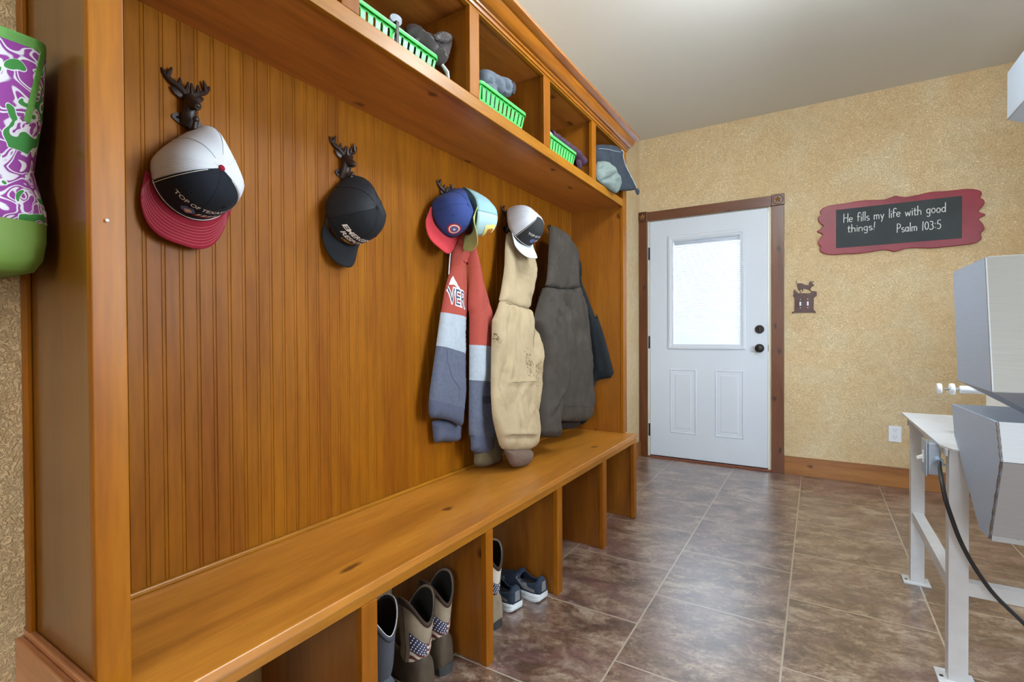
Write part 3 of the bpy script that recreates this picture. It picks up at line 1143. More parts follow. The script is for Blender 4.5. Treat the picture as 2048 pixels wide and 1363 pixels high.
# ================================================================== DEER HEAD HOOKS
def deer_hook(P, label, out=(1, 0, 0), lat=(0, 1, 0), flip=1):
    """cast iron coat hook: P = middle of the back plate on the wood"""
    P, o_, l_ = Vector(P), Vector(out), Vector(lat)
    W = lambda a, b, c: P + l_ * a + o_ * b + Vector((0, 0, c))
    rot = Matrix((l_, o_, Vector((0, 0, 1)))).transposed()
    rt = thing('deer_head_coat_hook', tuple(P), label, 'coat hook', 'cast iron deer head hooks')
    bp = MB()
    shape = []
    for k in range(24):
        t = 2 * math.pi * k / 24
        shape.append((.034 * math.cos(t) * (1 - .25 * math.sin(t) ** 2), .0165 * math.sin(t)))
    bp.prism(shape, lambda a, b, d: W(a, d, b), 0.0, .0045)
    bpo = bp.build('back_plate', M_IRON, rt, True)
    for s in (-1, 1):
        MB().ball(W(.0215 * s, .0045, 0), .0042, .0042, .0025, 10, rot).build('screw', M_SCREW, bpo, True)
    hd = MB()
    # neck rising off the plate, skull, muzzle, nose
    path = [(0, .000, -.010), (0, .010, .006), (0, .016, .022), (0, .018, .036), (0, .016, .047)]
    hd.tube([W(*p) for p in path], [.018, .0175, .0155, .0155, .011], 14)
    path = [(0, .006, .048), (0, .016, .047), (0, .028, .038), (0, .040, .029), (0, .050, .0235), (0, .0545, .021)]
    hd.tube([W(*p) for p in path], [.010, .0150, .0145, .0118, .0100, .0065], 14)
    hd.ball(W(0, .0535, .0235), .0058, .0046, .0050, 10, rot)
    for s in (-1, 1):
        hd.ball(W(.0098 * s, .026, .043), .003, .003, .0026, 8, rot)
    hdo = hd.build('deer_head', M_IRON, rt, True)
    for s in (-1, 1):
        e = MB()
        rings = []
        for (a, b, c, w, t) in ((.007, .012, .0500, .005, .004), (.015, .011, .0545, .0095, .0045), (.024, .010, .0595, .0105, .0040), (.032, .009, .0640, .0066, .0030), (.037, .008, .0670, .0010, .001)):
            ring = []
            for k in range(10):
                q = 2 * math.pi * k / 10
                dip = .002 if math.sin(q) > .5 else 0
                ring.append(W(s * (a - .35 * w * math.cos(q)), b + t * math.sin(q) - dip, c + w * math.cos(q) * .8))
            rings.append(ring)
        e.loft(rings)
        e.build('ear', M_IRON, rt, True)
        an = MB()
        an.tube([W(s * a, b, c) for a, b, c in ((.004, .012, .054), (.012, .013, .064), (.024, .011, .0735), (.036, .008, .0795), (.044, .005, .087), (.0505, .003, .097), (.0535, .002, .1045))],
                [.0060, .0066, .0066, .0060, .0054, .0044, .0022], 10)
        an.tube([W(s * a, b, c) for a, b, c in ((.044, .006, .086), (.040, .009, .098), (.0355, .010, .110))], [.0054, .0050, .0024], 8)
        an.tube([W(s * a, b, c) for a, b, c in ((.022, .011, .072), (.0205, .014, .083), (.020, .014, .0915))], [.0060, .0048, .0024], 8)
        an.tube([W(s * a, b, c) for a, b, c in ((.008, .013, .061), (.005, .017, .074), (.0035, .018, .0875))], [.0060, .0050, .0024], 8)
        an.build('antler', M_IRON, rt, True)
    hk = MB().tube([W(*p) for p in ((0, .002, -.008), (0, .012, -.024), (0, .026, -.030), (0, .038, -.024), (0, .043, -.010))], [.007, .0065, .006, .006, .005], 10)
    hk.ball(W(0, .044, -.006), .0075)
    hk.build('hook_arm', M_IRON, rt, True)
    return rt


deer_hook((XB, -3.704, 1.588), 'brown cast iron deer head hook holding the red and black trucker cap')
deer_hook((XB, -3.234, 1.586), 'brown cast iron deer head hook holding the all black cap')
deer_hook((XB, -2.716, 1.586), 'cast iron deer hook almost hidden behind the blue and red cap, antler tip showing')
deer_hook((XB, -2.235, 1.586), 'cast iron deer hook hidden behind the small white and charcoal cap')
deer_hook((XB, -1.740, 1.586), 'cast iron deer hook under the hood of the charcoal jacket')


# ================================================================== CAPS
def make_cap(name, label, C, F, U, L=.20, W=.172, Hc=.125, brim=.072, bw=.092, droop=.014, M=None, front_deg=62,
             stitch=None, button=True, piping=None, apex=.012, square=.62, tip=2.8, slump=0.38, pinch=.62, back=1.28):
    C, F, U = Vector(C), Vector(F).normalized(), Vector(U)
    U = (U - F * U.dot(F)).normalized()
    T = U.cross(F)                      # reading direction of the lettering
    rt = thing(name, tuple(C), label, 'cap', 'baseball caps on the hooks')

    def P(a, t):
        """a: angle from the front, t: 0 rim .. 1 crown"""
        rho = max(0.0, math.cos(t * math.pi / 2)) ** square
        h = math.sin(t * math.pi / 2) ** .95
        fwd = L / 2 * math.cos(a) * rho + apex * h
        lat = W / 2 * math.sin(a) * rho
        if math.cos(a) < 0:
            k = -math.cos(a)
            fwd += L / 2 * math.cos(a) * rho * (back - 1)
            lat *= 1 - pinch * k ** 1.15
            h *= 1 - slump * k * (1 - t)
        return C + F * fwd + T * lat + U * (Hc * h)

    def sheet(a0, a1, na, nt=14, off=0.0, t0=0.0, t1=1.0):
        vs, fs = [], []
        for j in range(nt + 1):
            for i in range(na + 1):
                a = a0 + (a1 - a0) * i / na
                t = t0 + (t1 - t0) * j / nt
                p = P(a, t)
                if off:
                    n = (p - (C + U * Hc * .25)).normalized()
                    p = p + n * off
                vs.append(p)
        for j in range(nt):
            for i in range(na):
                q = j * (na + 1) + i
                fs.append((q, q + 1, q + na + 2, q + na + 1))
        return vs, fs
    fa = R(front_deg)
    fp = MB().add(*sheet(-fa, fa, 26))
    fpo = fp.build('front_panel', M['front'], rt, True, solid=.0022, angle=80)
    bk = MB().add(*sheet(fa, 2 * math.pi - fa, 44))
    bko = bk.build('back_panel', M['back'], rt, True, solid=.0016, angle=80)
    sb = MB().tube([P(0, t / 14) + (P(0, t / 14) - C).normalized() * .0012 for t in range(14)], .0007, 5)
    sb.build('front_seam', M['front'], rt, True)
    sb = MB()
    for a in (R(180), R(120), R(-120)):
        sb.tube([P(a, t / 14) + (P(a, t / 14) - C).normalized() * .0013 for t in range(14)], .0009, 5)
    sb.build('panel_seam', M.get('seam', M['front']), rt, True)
    if piping:
        pp = MB()
        for s in (-1, 1):
            pp.tube([P(s * (fa - .05), t / 18) + (P(s * fa, t / 18) - C).normalized() * .0016 for t in range(0, 17)], .0008, 5)
        pp.tube([P(-fa + 2 * fa * i / 30, .015) + (P(-fa + 2 * fa * i / 30, .0) - C).normalized() * .002 for i in range(31)], .0009, 5)
        pp.build('piping', piping, rt, True)
    for s in (-1, 1):
        a = s * R(30)
        p = P(a, .48)
        n = (p - (C + U * Hc * .2)).normalized()
        ey = MB()
        u = n.orthogonal().normalized()
        w = n.cross(u)
        ey.tube([p + n * .0018 + (u * math.cos(k * math.pi / 6) + w * math.sin(k * math.pi / 6)) * .0035 for k in range(13)], .0011, 5)
        ey.build('eyelet', M['front'], rt, True)
    if button:
        MB().ball(P(0, 1) + U * .001, .0075, .0075, .0045, 12, Matrix((F, T, U)).transposed()).build('button', M['button'], rt, True)
    # brim
    bs = R(72)

    def B(s, q, off=0.0):
        a = s * bs
        inner = C + F * (L / 2 * math.cos(a)) + T * (W / 2 * math.sin(a))
        fx = L / 2 * math.cos(bs) + (brim + L / 2 * (1 - math.cos(bs))) * (1 - abs(s) ** tip) ** (1 / tip * 1.25)
        ty = bw * math.copysign(abs(s) ** .92, s) * (1.0 if abs(s) < .98 else 1.0)
        outer = C + F * fx + T * ty
        p = inner.lerp(outer, q)
        lat = (p - C).dot(T) / bw
        ext = max(0.0, (p - C).dot(F) - L / 2 * math.cos(bs)) / (brim + .06)
        return p - U * (droop * lat * lat * min(1, ext * 2.2) + .006 * ext) + U * off
    br = MB()
    ns, nq = 40, 10
    vs = [B(-1 + 2 * i / ns, j / nq) for j in range(nq + 1) for i in range(ns + 1)]
    fs = [(j * (ns + 1) + i, j * (ns + 1) + i + 1, (j + 1) * (ns + 1) + i + 1, (j + 1) * (ns + 1) + i) for j in range(nq) for i in range(ns)]
    bro = br.add(vs, fs).build('brim', M['brim'], rt, True, solid=.0035, angle=60)
    if stitch:
        stm = MB()
        for q in (.28, .38, .48, .58, .68, .78, .88):
            stm.tube([B(-.97 + 1.94 * i / 50, q, .0021) for i in range(51)], .0003, 4, False)
        stm.build('brim_stitching', stitch, bro, True)
    return rt, P, F, U, T, (fpo, bko), bro


def crown_text(parent_part, name, mat, P, F, U, T, bvh, geo, down, size, side=0.0, lift=.0022):
    """down: parameter t on the crown where the lettering sits, side: offset along the reading direction"""
    p = P(side, down)
    q = P(side, min(1, down + .12))
    vdir = (q - p).normalized()
    tdir = T * math.cos(side) - F * math.sin(side)
    n = tdir.cross(vdir).normalized()
    mb = MB()
    wrap(mb, geo, bvh, p, tdir, vdir, -n, size, lift)
    if mb.f:
        mb.build(name, mat, parent_part, False)


# --- red, white and black trucker cap
Mx = dict(front=M_CAPN, back=M_MESH_W, brim=M_CAPR, button=M_CAPR, seam=M_MESH_W)
rt, P, F, U, T, fb, bro = make_cap('trucker_cap', 'red brimmed trucker cap with white mesh back and black front, on the nearest hook',
                                   (-.052, -3.700, 1.446), (.10, -.22, -1), (1, .0, .12), L=.200, W=.182, Hc=.128, back=1.40, M=Mx, stitch=M_THR_P, piping=M_THR_W, brim=.070, bw=.098, droop=.012)
bv = bvh_of(*fb)
crown_text(fb[0], 'lettering', M_THR_W, P, F, U, T, bv, text_geo('TOP OF TEXAS', .012), .33, .0160, -.06)
crown_text(fb[0], 'lettering', M_CAPW, P, F, U, T, bv, text_geo('GUN', .01, shear=.4), .315, .0090, .70)
for i in range(4):
    bar = lambda z0, z1: ([(x, yv) for x, yv in ((-.5, z0), (.5, z0), (.5, z1), (-.5, z1))], [(0, 1, 2, 3)])
    sh = lambda g: ([(x * .80 + yv * .45, yv) for x, yv in g[0]], g[1])
    crown_text(fb[0], 'white_bar', M_THR_W, P, F, U, T, bv, sh(bar(.0, 1.1)), .17, .0085, .06 + .13 * i)
    crown_text(fb[0], 'red_bar', M_THR_R, P, F, U, T, bv, sh(bar(-.8, .0)), .17, .0085, .06 + .13 * i)
blob = lambda r, n=14, w=.22: ([(r * math.cos(2 * math.pi * k / n) * (1 + w * math.sin(3.1 * k)), r * .9 * math.sin(2 * math.pi * k / n) * (1 + w * math.cos(2.3 * k))) for k in range(n)] + [(0, 0)], [(k, (k + 1) % n, n) for k in range(n)])
crown_text(fb[0], 'blue_embroidery', M_THR_B, P, F, U, T, bv, blob(1), .19, .0155, -.18)
crown_text(fb[0], 'tan_embroidery', M_THR_T, P, F, U, T, bv, blob(1, 11, .35), .185, .0085, -.17, .0028)

# --- black cap
Mx = dict(front=M_CAPK, back=M_MESH_B, brim=M_CAPK, button=M_CAPK, seam=M_CAPK)
rt, P, F, U, T, fb, bro = make_cap('trucker_cap', 'all black cap with white front lettering, on the second deer hook',
                                   (-.050, -3.238, 1.455), (.12, -.16, -1), (1, .05, .12), L=.205, W=.172, Hc=.130, M=Mx, brim=.072, bw=.078, droop=.030, tip=2.4)
bv = bvh_of(*fb)
crown_text(fb[0], 'lettering', M_THR_W, P, F, U, T, bv, text_geo('EMERGENCY', .03, shear=.25), .31, .0225, .02)
crown_text(fb[0], 'lettering', M_THR_W, P, F, U, T, bv, text_geo('RESPONSE', .03, shear=.25), .18, .0225, -.02)
crown_text(fb[0], 'lettering', M_GOLD, P, F, U, T, bv, text_geo('LIBERTY', .02, shear=.25), .085, .0135, -.16)

# --- royal blue cap with a red brim and a round badge
Mx = dict(front=M_CAPB, back=M_CAPB, brim=M_CAPR2, button=M_CAPB, seam=M_CAPB)
rt, P, F, U, T, fb, bro = make_cap('baseball_cap', 'royal blue cap with bright red brim and a round badge',
                                   (-.030, -2.755, 1.548), (.22, -.50, -.84), (1, -.10, .2), L=.205, W=.165, Hc=.115, M=Mx, brim=.074, bw=.086, droop=.018, square=.74, pinch=.78, back=1.42)
bv = bvh_of(*fb)
circ = lambda r0, r1, n=28: ([(r0 * math.cos(2 * math.pi * k / n), r0 * math.sin(2 * math.pi * k / n)) for k in range(n)] + [(r1 * math.cos(2 * math.pi * k / n), r1 * math.sin(2 * math.pi * k / n)) for k in range(n)],
                             [(k, (k + 1) % n, n + (k + 1) % n, n + k) for k in range(n)])
for nm, mt, r0, r1 in (('badge_rim', M_THR_R, .80, 1.0), ('badge_ring', M_THR_W, .62, .80), ('badge_ring', M_THR_R, .50, .62)):
    crown_text(fb[0], nm, mt, P, F, U, T, bv, circ(r0, r1), .27, .0270, .10)
crown_text(fb[0], 'badge_centre', M_THR_B, P, F, U, T, bv, circ(.18, .50), .27, .0270, .10)
crown_text(fb[0], 'badge_dot', M_THR_W, P, F, U, T, bv, circ(.0, .18), .27, .0270, .10)

# --- mint cap with a lime brim
Mx = dict(front=M_CAPM, back=M_MESH_M, brim=M_CAPY, button=M_CAPM, seam=M_CAPM)
rt, P, F, U, T, fb, bro = make_cap('trucker_cap', 'pale mint cap with lime brim and yellow patch, tucked behind the blue cap',
                                   (.012, -2.672, 1.568), (.38, -.16, -.92), (.46, .88, .04), L=.19, W=.165, Hc=.118, M=Mx, brim=.072, bw=.088, droop=.036, pinch=.45, slump=.2)
bv = bvh_of(*fb)
rect = lambda w, h: poly_geo([(-w, -h), (-w * .3, -h * 1.1), (w * .4, -h), (w, -h * .8), (w, h * .5), (w * .7, h), (0, h * .85), (-w * .6, h * 1.05), (-w, h * .6)], .16)
crown_text(fb[0], 'patch', M_PATCHY, P, F, U, T, bv, rect(1.0, .8), .40, .034, -.10, .0032)
crown_text(fb[0], 'patch_stitching', M_PATCHO, P, F, U, T, bv, rect(.62, .42), .40, .034, -.05, .0042)

# --- white and charcoal cap
Mx = dict(front=M_CAPG, back=M_MESH_W, brim=M_CAPW, button=M_CAPW, seam=M_MESH_W)
rt, P, F, U, T, fb, bro = make_cap('trucker_cap', 'white mesh cap with charcoal front and pale brim above the tan jacket',
                                   (.022, -2.275, 1.568), (.50, .02, -.86), (.80, -.10, .55), L=.19, W=.165, Hc=.118, M=Mx, piping=M_THR_W, brim=.066, bw=.082, droop=.020)
bv = bvh_of(*fb)
crown_text(fb[0], 'lettering', M_THR_W, P, F, U, T, bv, text_geo('TOP OF TEXAS', .014), .36, .0150, -.05)
for i in range(4):
    crown_text(fb[0], 'white_bar', M_THR_W, P, F, U, T, bv, sh(bar(.0, 1.1)), .20, .0080, .06 + .13 * i)
    crown_text(fb[0], 'red_bar', M_THR_R, P, F, U, T, bv, sh(bar(-.8, .0)), .20, .0080, .06 + .13 * i)
crown_text(fb[0], 'blue_embroidery', M_THR_B, P, F, U, T, bv, blob(1), .20, .0135, -.18)

# ================================================================== HANGING CLOTHES
O={
'hood_torso':[(-2.715,1.451),(-2.73,1.404),(-2.737,1.345),(-2.755,1.303),(-2.782,1.244),(-2.807,1.16),(-2.811,1.155),(-2.844,1.025),(-2.899,0.825),(-2.899,0.755),(-2.847,0.745),(-2.793,0.733),(-2.745,0.713),(-2.699,0.688),(-2.684,0.764),(-2.667,0.837),(-2.658,0.986),(-2.656,1.072),(-2.646,1.158),(-2.636,1.181),(-2.631,1.274),(-2.634,1.362),(-2.636,1.464)],
'hood_sleeve':[(-2.646,1.462),(-2.642,1.361),(-2.643,1.273),(-2.655,1.179),(-2.645,1.158),(-2.653,1.023),(-2.662,0.879),(-2.679,0.658),(-2.666,0.645),(-2.666,0.578),(-2.521,0.546),(-2.509,0.616),(-2.489,0.62),(-2.481,0.704),(-2.487,0.82),(-2.46,0.968),(-2.46,1.049),(-2.47,1.135),(-2.477,1.148),(-2.496,1.202),(-2.564,1.332),(-2.591,1.395),(-2.605,1.469)],
'hood_backhem':[(-2.837,0.733),(-2.835,0.708),(-2.827,0.641),(-2.777,0.639),(-2.66,0.618),(-2.657,0.672),(-2.649,0.692),(-2.735,0.726)],
'tan_hood':[(-2.33,1.552),(-2.358,1.48),(-2.388,1.368),(-2.443,1.257),(-2.47,1.213),(-2.389,1.208),(-2.293,1.194),(-2.198,1.189),(-2.166,1.255),(-2.098,1.36),(-2.083,1.419),(-2.109,1.461),(-2.158,1.504),(-2.207,1.574)],
'tan_body':[(-2.463,1.221),(-2.497,1.175),(-2.541,1.131),(-2.545,1.127),(-2.577,0.995),(-2.613,0.837),(-2.624,0.732),(-2.609,0.656),(-2.589,0.595),(-2.538,0.572),(-2.357,0.541),(-2.294,0.55),(-2.263,0.586),(-2.249,0.68),(-2.22,0.738),(-2.173,0.832),(-2.125,0.982),(-2.154,1.072),(-2.198,1.16),(-2.195,1.192),(-2.292,1.199),(-2.388,1.215)],
'tan_cuff':[(-2.569,0.583),(-2.555,0.559),(-2.52,0.502),(-2.461,0.487),(-2.406,0.481),(-2.359,0.499),(-2.344,0.547),(-2.462,0.57)],
'tan_back':[(-2.473,0.715),(-2.517,0.653),(-2.614,0.57),(-2.624,0.515),(-2.565,0.494),(-2.433,0.483),(-2.417,0.537),(-2.393,0.603),(-2.41,0.694)],
'dark_hood':[(-1.964,1.636),(-1.916,1.652),(-1.85,1.651),(-1.74,1.627),(-1.642,1.585),(-1.605,1.525),(-1.63,1.45),(-1.649,1.377),(-1.638,1.333),(-1.848,1.314),(-2.068,1.311),(-2.041,1.347),(-2.013,1.436),(-1.98,1.575)],
'dark_body':[(-2.061,1.317),(-2.132,1.24),(-2.192,1.139),(-2.191,1.135),(-2.144,1.046),(-2.129,0.95),(-2.153,0.83),(-2.123,0.726),(-2.024,0.697),(-2.028,0.629),(-1.935,0.606),(-1.773,0.581),(-1.595,0.564),(-1.554,0.636),(-1.52,0.732),(-1.486,0.838),(-1.459,1.041),(-1.522,1.158),(-1.521,1.255),(-1.617,1.361),(-1.666,1.35),(-1.847,1.32)],
'dark_sleeve':[(-2.099,1.308),(-2.162,1.237),(-2.221,1.138),(-2.221,1.134),(-2.175,1.046),(-2.16,0.951),(-2.185,0.834),(-2.24,0.698),(-2.257,0.586),(-2.181,0.567),(-2.079,0.551),(-2.075,0.618),(-2.051,0.699),(-2.008,0.759),(-1.934,0.908),(-1.885,1.009),(-1.867,1.114),(-1.87,1.211),(-1.912,1.21),(-1.975,1.306)],
'dark_back':[(-1.93,0.617),(-1.928,0.562),(-1.793,0.537),(-1.668,0.524),(-1.621,0.565),(-1.664,0.594)],
'black':[(-0.021,1.489),(-0.002,1.477),(-0.005,1.4),(0.036,1.304),(0.094,1.155),(0.093,1.204),(0.142,1.068),(0.177,0.941),(0.211,0.813),(0.092,0.789),(0.081,0.738),(0.058,0.682),(-0.001,0.725),(0.001,1.12),(-0.036,1.402)],
'black_low':[(-0.124,0.485),(-0.122,0.442),(-0.098,0.441),(0.0,0.497),(0.042,0.539),(0.042,0.585),(-0.084,0.559)],
'seam_torso_red':[(-2.811,1.155),(-2.738,1.152),(-2.67,1.14)],
'seam_torso_grey':[(-2.844,1.025),(-2.746,1.012),(-2.659,0.986)],
'seam_torso_hem':[(-2.899,0.825),(-2.789,0.803),(-2.684,0.764)],
'seam_sl_red':[(-2.653,1.025),(-2.493,1.015)],
'seam_sl_grey':[(-2.662,0.88),(-2.487,0.857)],
'seam_sl_cuff':[(-2.679,0.655),(-2.489,0.614)],
'seam_sl_shoulder':[(-2.645,1.158),(-2.586,1.179),(-2.527,1.199)],
'hood_seam':[(-2.735,1.35),(-2.562,1.366)],
'pocket':[(-2.814,1.014),(-2.813,0.961),(-2.784,0.899),(-2.729,0.848),(-2.745,0.793)],
'letters':[(-2.783,1.257),(-2.676,1.239),(-2.68,1.175),(-2.792,1.195)],
'mount':[(-2.762,1.303),(-2.708,1.266),(-2.75,1.28)],
'drawstring':[(-2.726,1.449),(-2.735,1.394),(-2.749,1.308)],
'smudge':[(-2.616,0.81),(-2.506,0.799),(-2.507,0.773),(-2.613,0.785)],
'tan_seam':[(-2.47,1.213),(-2.198,1.189)],
'tan_fold1':[(-2.402,1.194),(-2.435,1.106),(-2.484,0.976),(-2.549,0.863)],
'tan_fold2':[(-2.193,1.154),(-2.233,0.985),(-2.258,0.803),(-2.255,0.681)],
'tan_fold3':[(-2.498,0.859),(-2.259,0.848)],
'tan_fold4':[(-2.238,1.438),(-2.224,1.359),(-2.232,1.277)],
'tan_fold5':[(-2.582,0.655),(-2.34,0.614)],
'tan_dirt':[(-2.327,0.976),(-2.313,0.933),(-2.336,0.887)],
'tan_dirt2':[(-2.221,0.954),(-2.225,0.886),(-2.226,0.83)],
'tan_dirt3':[(-2.554,1.033),(-2.558,1.06)],
'dark_f1':[(-1.908,1.622),(-1.917,1.478),(-1.901,1.325),(-1.85,1.214)],
'dark_f2':[(-1.742,1.614),(-1.685,1.508),(-1.692,1.38)],
'dark_f3':[(-1.836,1.213),(-1.848,1.044),(-1.894,0.906),(-1.974,0.748)],
'dark_hem':[(-2.02,0.697),(-1.554,0.636)],
'dark_hoodseam':[(-2.068,1.311),(-1.861,1.319),(-1.638,1.333)],
'cubby_jacket':[(-1.796,2.086),(-1.728,2.106),(-1.661,2.122),(-1.608,2.127),(-1.573,2.118),(-1.555,2.077),(-1.523,2.033),(-1.482,1.987),(-1.446,1.956),(-1.425,1.93),(-1.439,1.915),(-1.528,1.892),(-1.592,1.882),(-1.687,1.878),(-1.77,1.913),(-1.796,1.984)],
'cubby_tail':[(-1.425,1.932),(-1.4,1.92),(-1.406,1.89),(-1.422,1.893),(-1.442,1.918)],
'cubby_zip':[(-1.591,2.122),(-1.56,2.073),(-1.528,2.023),(-1.482,1.976),(-1.432,1.925)],
'sage':[(-1.84,1.978),(-1.782,1.997),(-1.745,2.001),(-1.708,1.989),(-1.674,1.968),(-1.652,1.939),(-1.646,1.901),(-1.653,1.86),(-1.67,1.844),(-1.734,1.856),(-1.803,1.873),(-1.839,1.885)],
'sage_f1':[(-1.835,1.934),(-1.799,1.952),(-1.782,1.987)],
'sage_f2':[(-1.807,1.885),(-1.742,1.914),(-1.682,1.953)],
'sage_f3':[(-1.742,1.909),(-1.691,1.899),(-1.666,1.857)],
'sage_f4':[(-1.803,1.936),(-1.754,1.947),(-1.691,1.993)],
'nyl':[(-3.212,1.991),(-3.187,2.014),(-3.151,2.015),(-3.103,2.024),(-3.05,2.046),(-3.031,2.066),(-2.987,2.079),(-3.007,2.019),(-3.038,1.962),(-3.061,1.931),(-3.082,1.935),(-3.104,1.955),(-3.136,1.961),(-3.172,1.965),(-3.209,1.965)],
'nyl_flap':[(-3.125,1.998),(-3.077,2.039),(-3.025,2.053),(-3.029,2.034),(-3.055,2.008),(-3.106,1.992)],
'fle':[(-2.831,2.03),(-2.792,2.055),(-2.745,2.061),(-2.702,2.067),(-2.657,2.083),(-2.634,2.087),(-2.589,2.078),(-2.601,2.048),(-2.622,2.013),(-2.683,2.002),(-2.753,1.996),(-2.837,1.984)],
'fle_f':[(-2.702,2.067),(-2.691,2.048),(-2.668,2.028)],
}
for _k in ('dark_body', 'dark_hood', 'dark_back', 'dark_sleeve'):
    O[_k] = [(min(a, -1.500), b) for a, b in O[_k]]
HP = slope(0.0, .55, -.035, 1.6)
_tp = slope(.125, .49, -.01, 1.55)
TP = lambda a, b, d: (_tp(a, b, d)[0], a, b)
DP = slope(.10, .5, .02, 1.6)
_ds = slope(.132, .5, .045, 1.6)
DS = lambda a, b, d: (_ds(a, b, d)[0] - .12 * max(0.0, -2.10 - a), a, b)


def off(fn, k):
    return lambda a, b, d: fn(a, b, d + k)


def seamline(mb, pts, fn, bvh, rdir=(-1, 0, 0), rad=.0009, n=14):
    P = [Vector(p) for p in pts]
    path = []
    for i in range(len(P) - 1):
        for k in range(n):
            q = P[i].lerp(P[i + 1], k / n)
            w = Vector(fn(q.x, q.y, .25))
            hit, nrm, _, _ = bvh.ray_cast(w, Vector(rdir))
            if hit is not None:
                path.append(hit - Vector(rdir) * rad * .4)
    if len(path) > 2:
        mb.tube(path, rad, 5)


def panel(name, mat, parent, pts, fn, **kw):
    """one garment panel"""
    mb = MB()
    pillow(mb, pts, fn, **kw)
    return mb.build(name, mat, parent, True, angle=75)


def panels(specs, parent, pts, fn, cuts, **kw):
    """one stuffed shape cut into colour bands; specs = [(name, material)] from top to bottom"""
    mb = MB()
    pillow(mb, pts, fn, cuts=cuts, **kw)
    return [m.build(*specs[k], parent, True, angle=75) for k, m in sorted(split_mb(mb).items())]


# --- red, grey and navy hooded sweatshirt
hd = thing('hooded_sweatshirt', (0.0, -2.68, .55), 'brick red, grey and navy hooded sweatshirt hanging under the blue and mint caps', 'sweatshirt')
L1 = ((-2.811, 1.155), (-2.67, 1.14))
L2 = ((-2.844, 1.025), (-2.659, .986))
L3 = ((-2.899, .825), (-2.684, .764))
ft = [([(-2.70, 1.45), (-2.70, 1.25), (-2.74, 1.05)], .008, .03), ([(-2.66, 1.45), (-2.655, 1.2), (-2.665, .9)], -.012, .022), ([(-2.80, 1.02), (-2.83, .86)], .006, .03)]
tor = panels([('body_upper', M_RED_F), ('body_middle', M_GREY_F), ('body_lower', M_NAVY_F), ('waistband', M_CUFF_F)], hd, O['hood_torso'], HP, (L1, L2, L3),
             thick=.022, rnd=.05, folds=ft, crumple=.006, step=.011, seed=1)
bvt = bvh_of(*tor)
K1 = (O['seam_sl_red'][0], O['seam_sl_red'][1])
K2 = (O['seam_sl_grey'][0], O['seam_sl_grey'][1])
K3 = (O['seam_sl_cuff'][0], O['seam_sl_cuff'][1])
fs_ = [([(-2.60, 1.46), (-2.61, 1.2), (-2.60, .9)], .010, .035), ([(-2.535, 1.2), (-2.50, 1.0)], -.010, .018), ([(-2.64, 1.3), (-2.648, 1.1)], -.006, .016),
       ([(-2.64, .72), (-2.52, .69)], .004, .012)]
slv = panels([('sleeve_upper', M_RED_F), ('sleeve_middle', M_GREY_F), ('sleeve_lower', M_NAVY_F), ('cuff', M_CUFF_F)], hd, O['hood_sleeve'], off(HP, .018), (K1, K2, K3),
             thick=.026, rnd=.05, folds=fs_, crumple=.006, step=.011, seed=2)
bvs = bvh_of(*slv)
panel('far_cuff', M_CUFF_F, hd, O['hood_backhem'], slope(-.045, .55, -.05, 1.6), thick=.022, rnd=.03, crumple=.006, seed=3)
# hood bunched round the hook
hb = MB()
pillow(hb, [(-2.715, 1.42), (-2.70, 1.52), (-2.69, 1.60), (-2.665, 1.63), (-2.63, 1.60), (-2.60, 1.52), (-2.585, 1.40), (-2.62, 1.36), (-2.67, 1.36)], off(HP, -.004), thick=.04, rnd=.05,
       folds=[([(-2.66, 1.6), (-2.655, 1.36)], -.015, .018)], crumple=.006, seed=4)
hb.build('hood', M_RED_F, hd, True)
sm = MB()
for q in (O['seam_sl_shoulder'],):
    seamline(sm, q, off(HP, .02), bvs)
seamline(sm, [(-2.735, 1.35), (-2.640, 1.352)], HP, bvt)
seamline(sm, [(-2.640, 1.352), (-2.59, 1.36)], off(HP, .02), bvs)
sm.build('seam', M_SMUDGE if False else M_RED_F, hd, True)
pk = MB()
seamline(pk, O['pocket'], HP, bvt, rad=.0013)
pk.build('pocket_edge', M_CUFF_F, hd, True)
dc = MB().tube([HP(q[0] - .012, q[1], .006) for i, q in enumerate(O['drawstring'])], [.0028, .0028, .0022], 6)
dc.build('drawcord', M_CORD_W, hd, True)
# printed lettering on the chest
fa_, fb_ = text_geo('VER', .055, cuts=2), text_geo('VER', .0, cuts=2)
sq = lambda g: ([(x * .72, yv * 1.15) for x, yv in g[0]], g[1])
lm = MB()
lu, lv = Vector((0, .965, -.20)).normalized(), Vector((0, .13, 1)).normalized()
wrap(lm, sq(fa_), bvt, (0, -2.732, 1.214), lu, lv, (-1, 0, 0), .082, .0012)
lm.build('lettering_outline', M_INK_W, hd, False)
lm = MB()
wrap(lm, sq(fb_), bvt, (0, -2.732, 1.214), lu, lv, (-1, 0, 0), .082, .0020)
lm.build('lettering', M_INK_N, hd, False)
lm = MB()
wrap(lm, poly_geo([(-.024, -.010), (-.012, .018), (-.004, .030), (.004, .016), (.012, .006), (.016, -.002), (.028, -.010), (.034, -.020), (.016, -.014), (.0, -.004)], .008), bvt, (0, -2.742, 1.272), (0, .97, -.2), (0, .1, 1), (-1, 0, 0), 1.0, .0012)
lm.build('mountain_print', M_INK_W, hd, False)
lm = MB()
wrap(lm, poly_geo([(-.05, -.012), (-.04, -.018), (.04, -.018), (.05, -.01), (.05, .010), (.04, .016), (-.045, .014)], .008), bvs, (0, -2.56, .79), (0, 1, -.08), (0, 0, 1), (-1, 0, 0), 1.0, .0010)
lm.build('smudge', M_SMUDGE, hd, False)

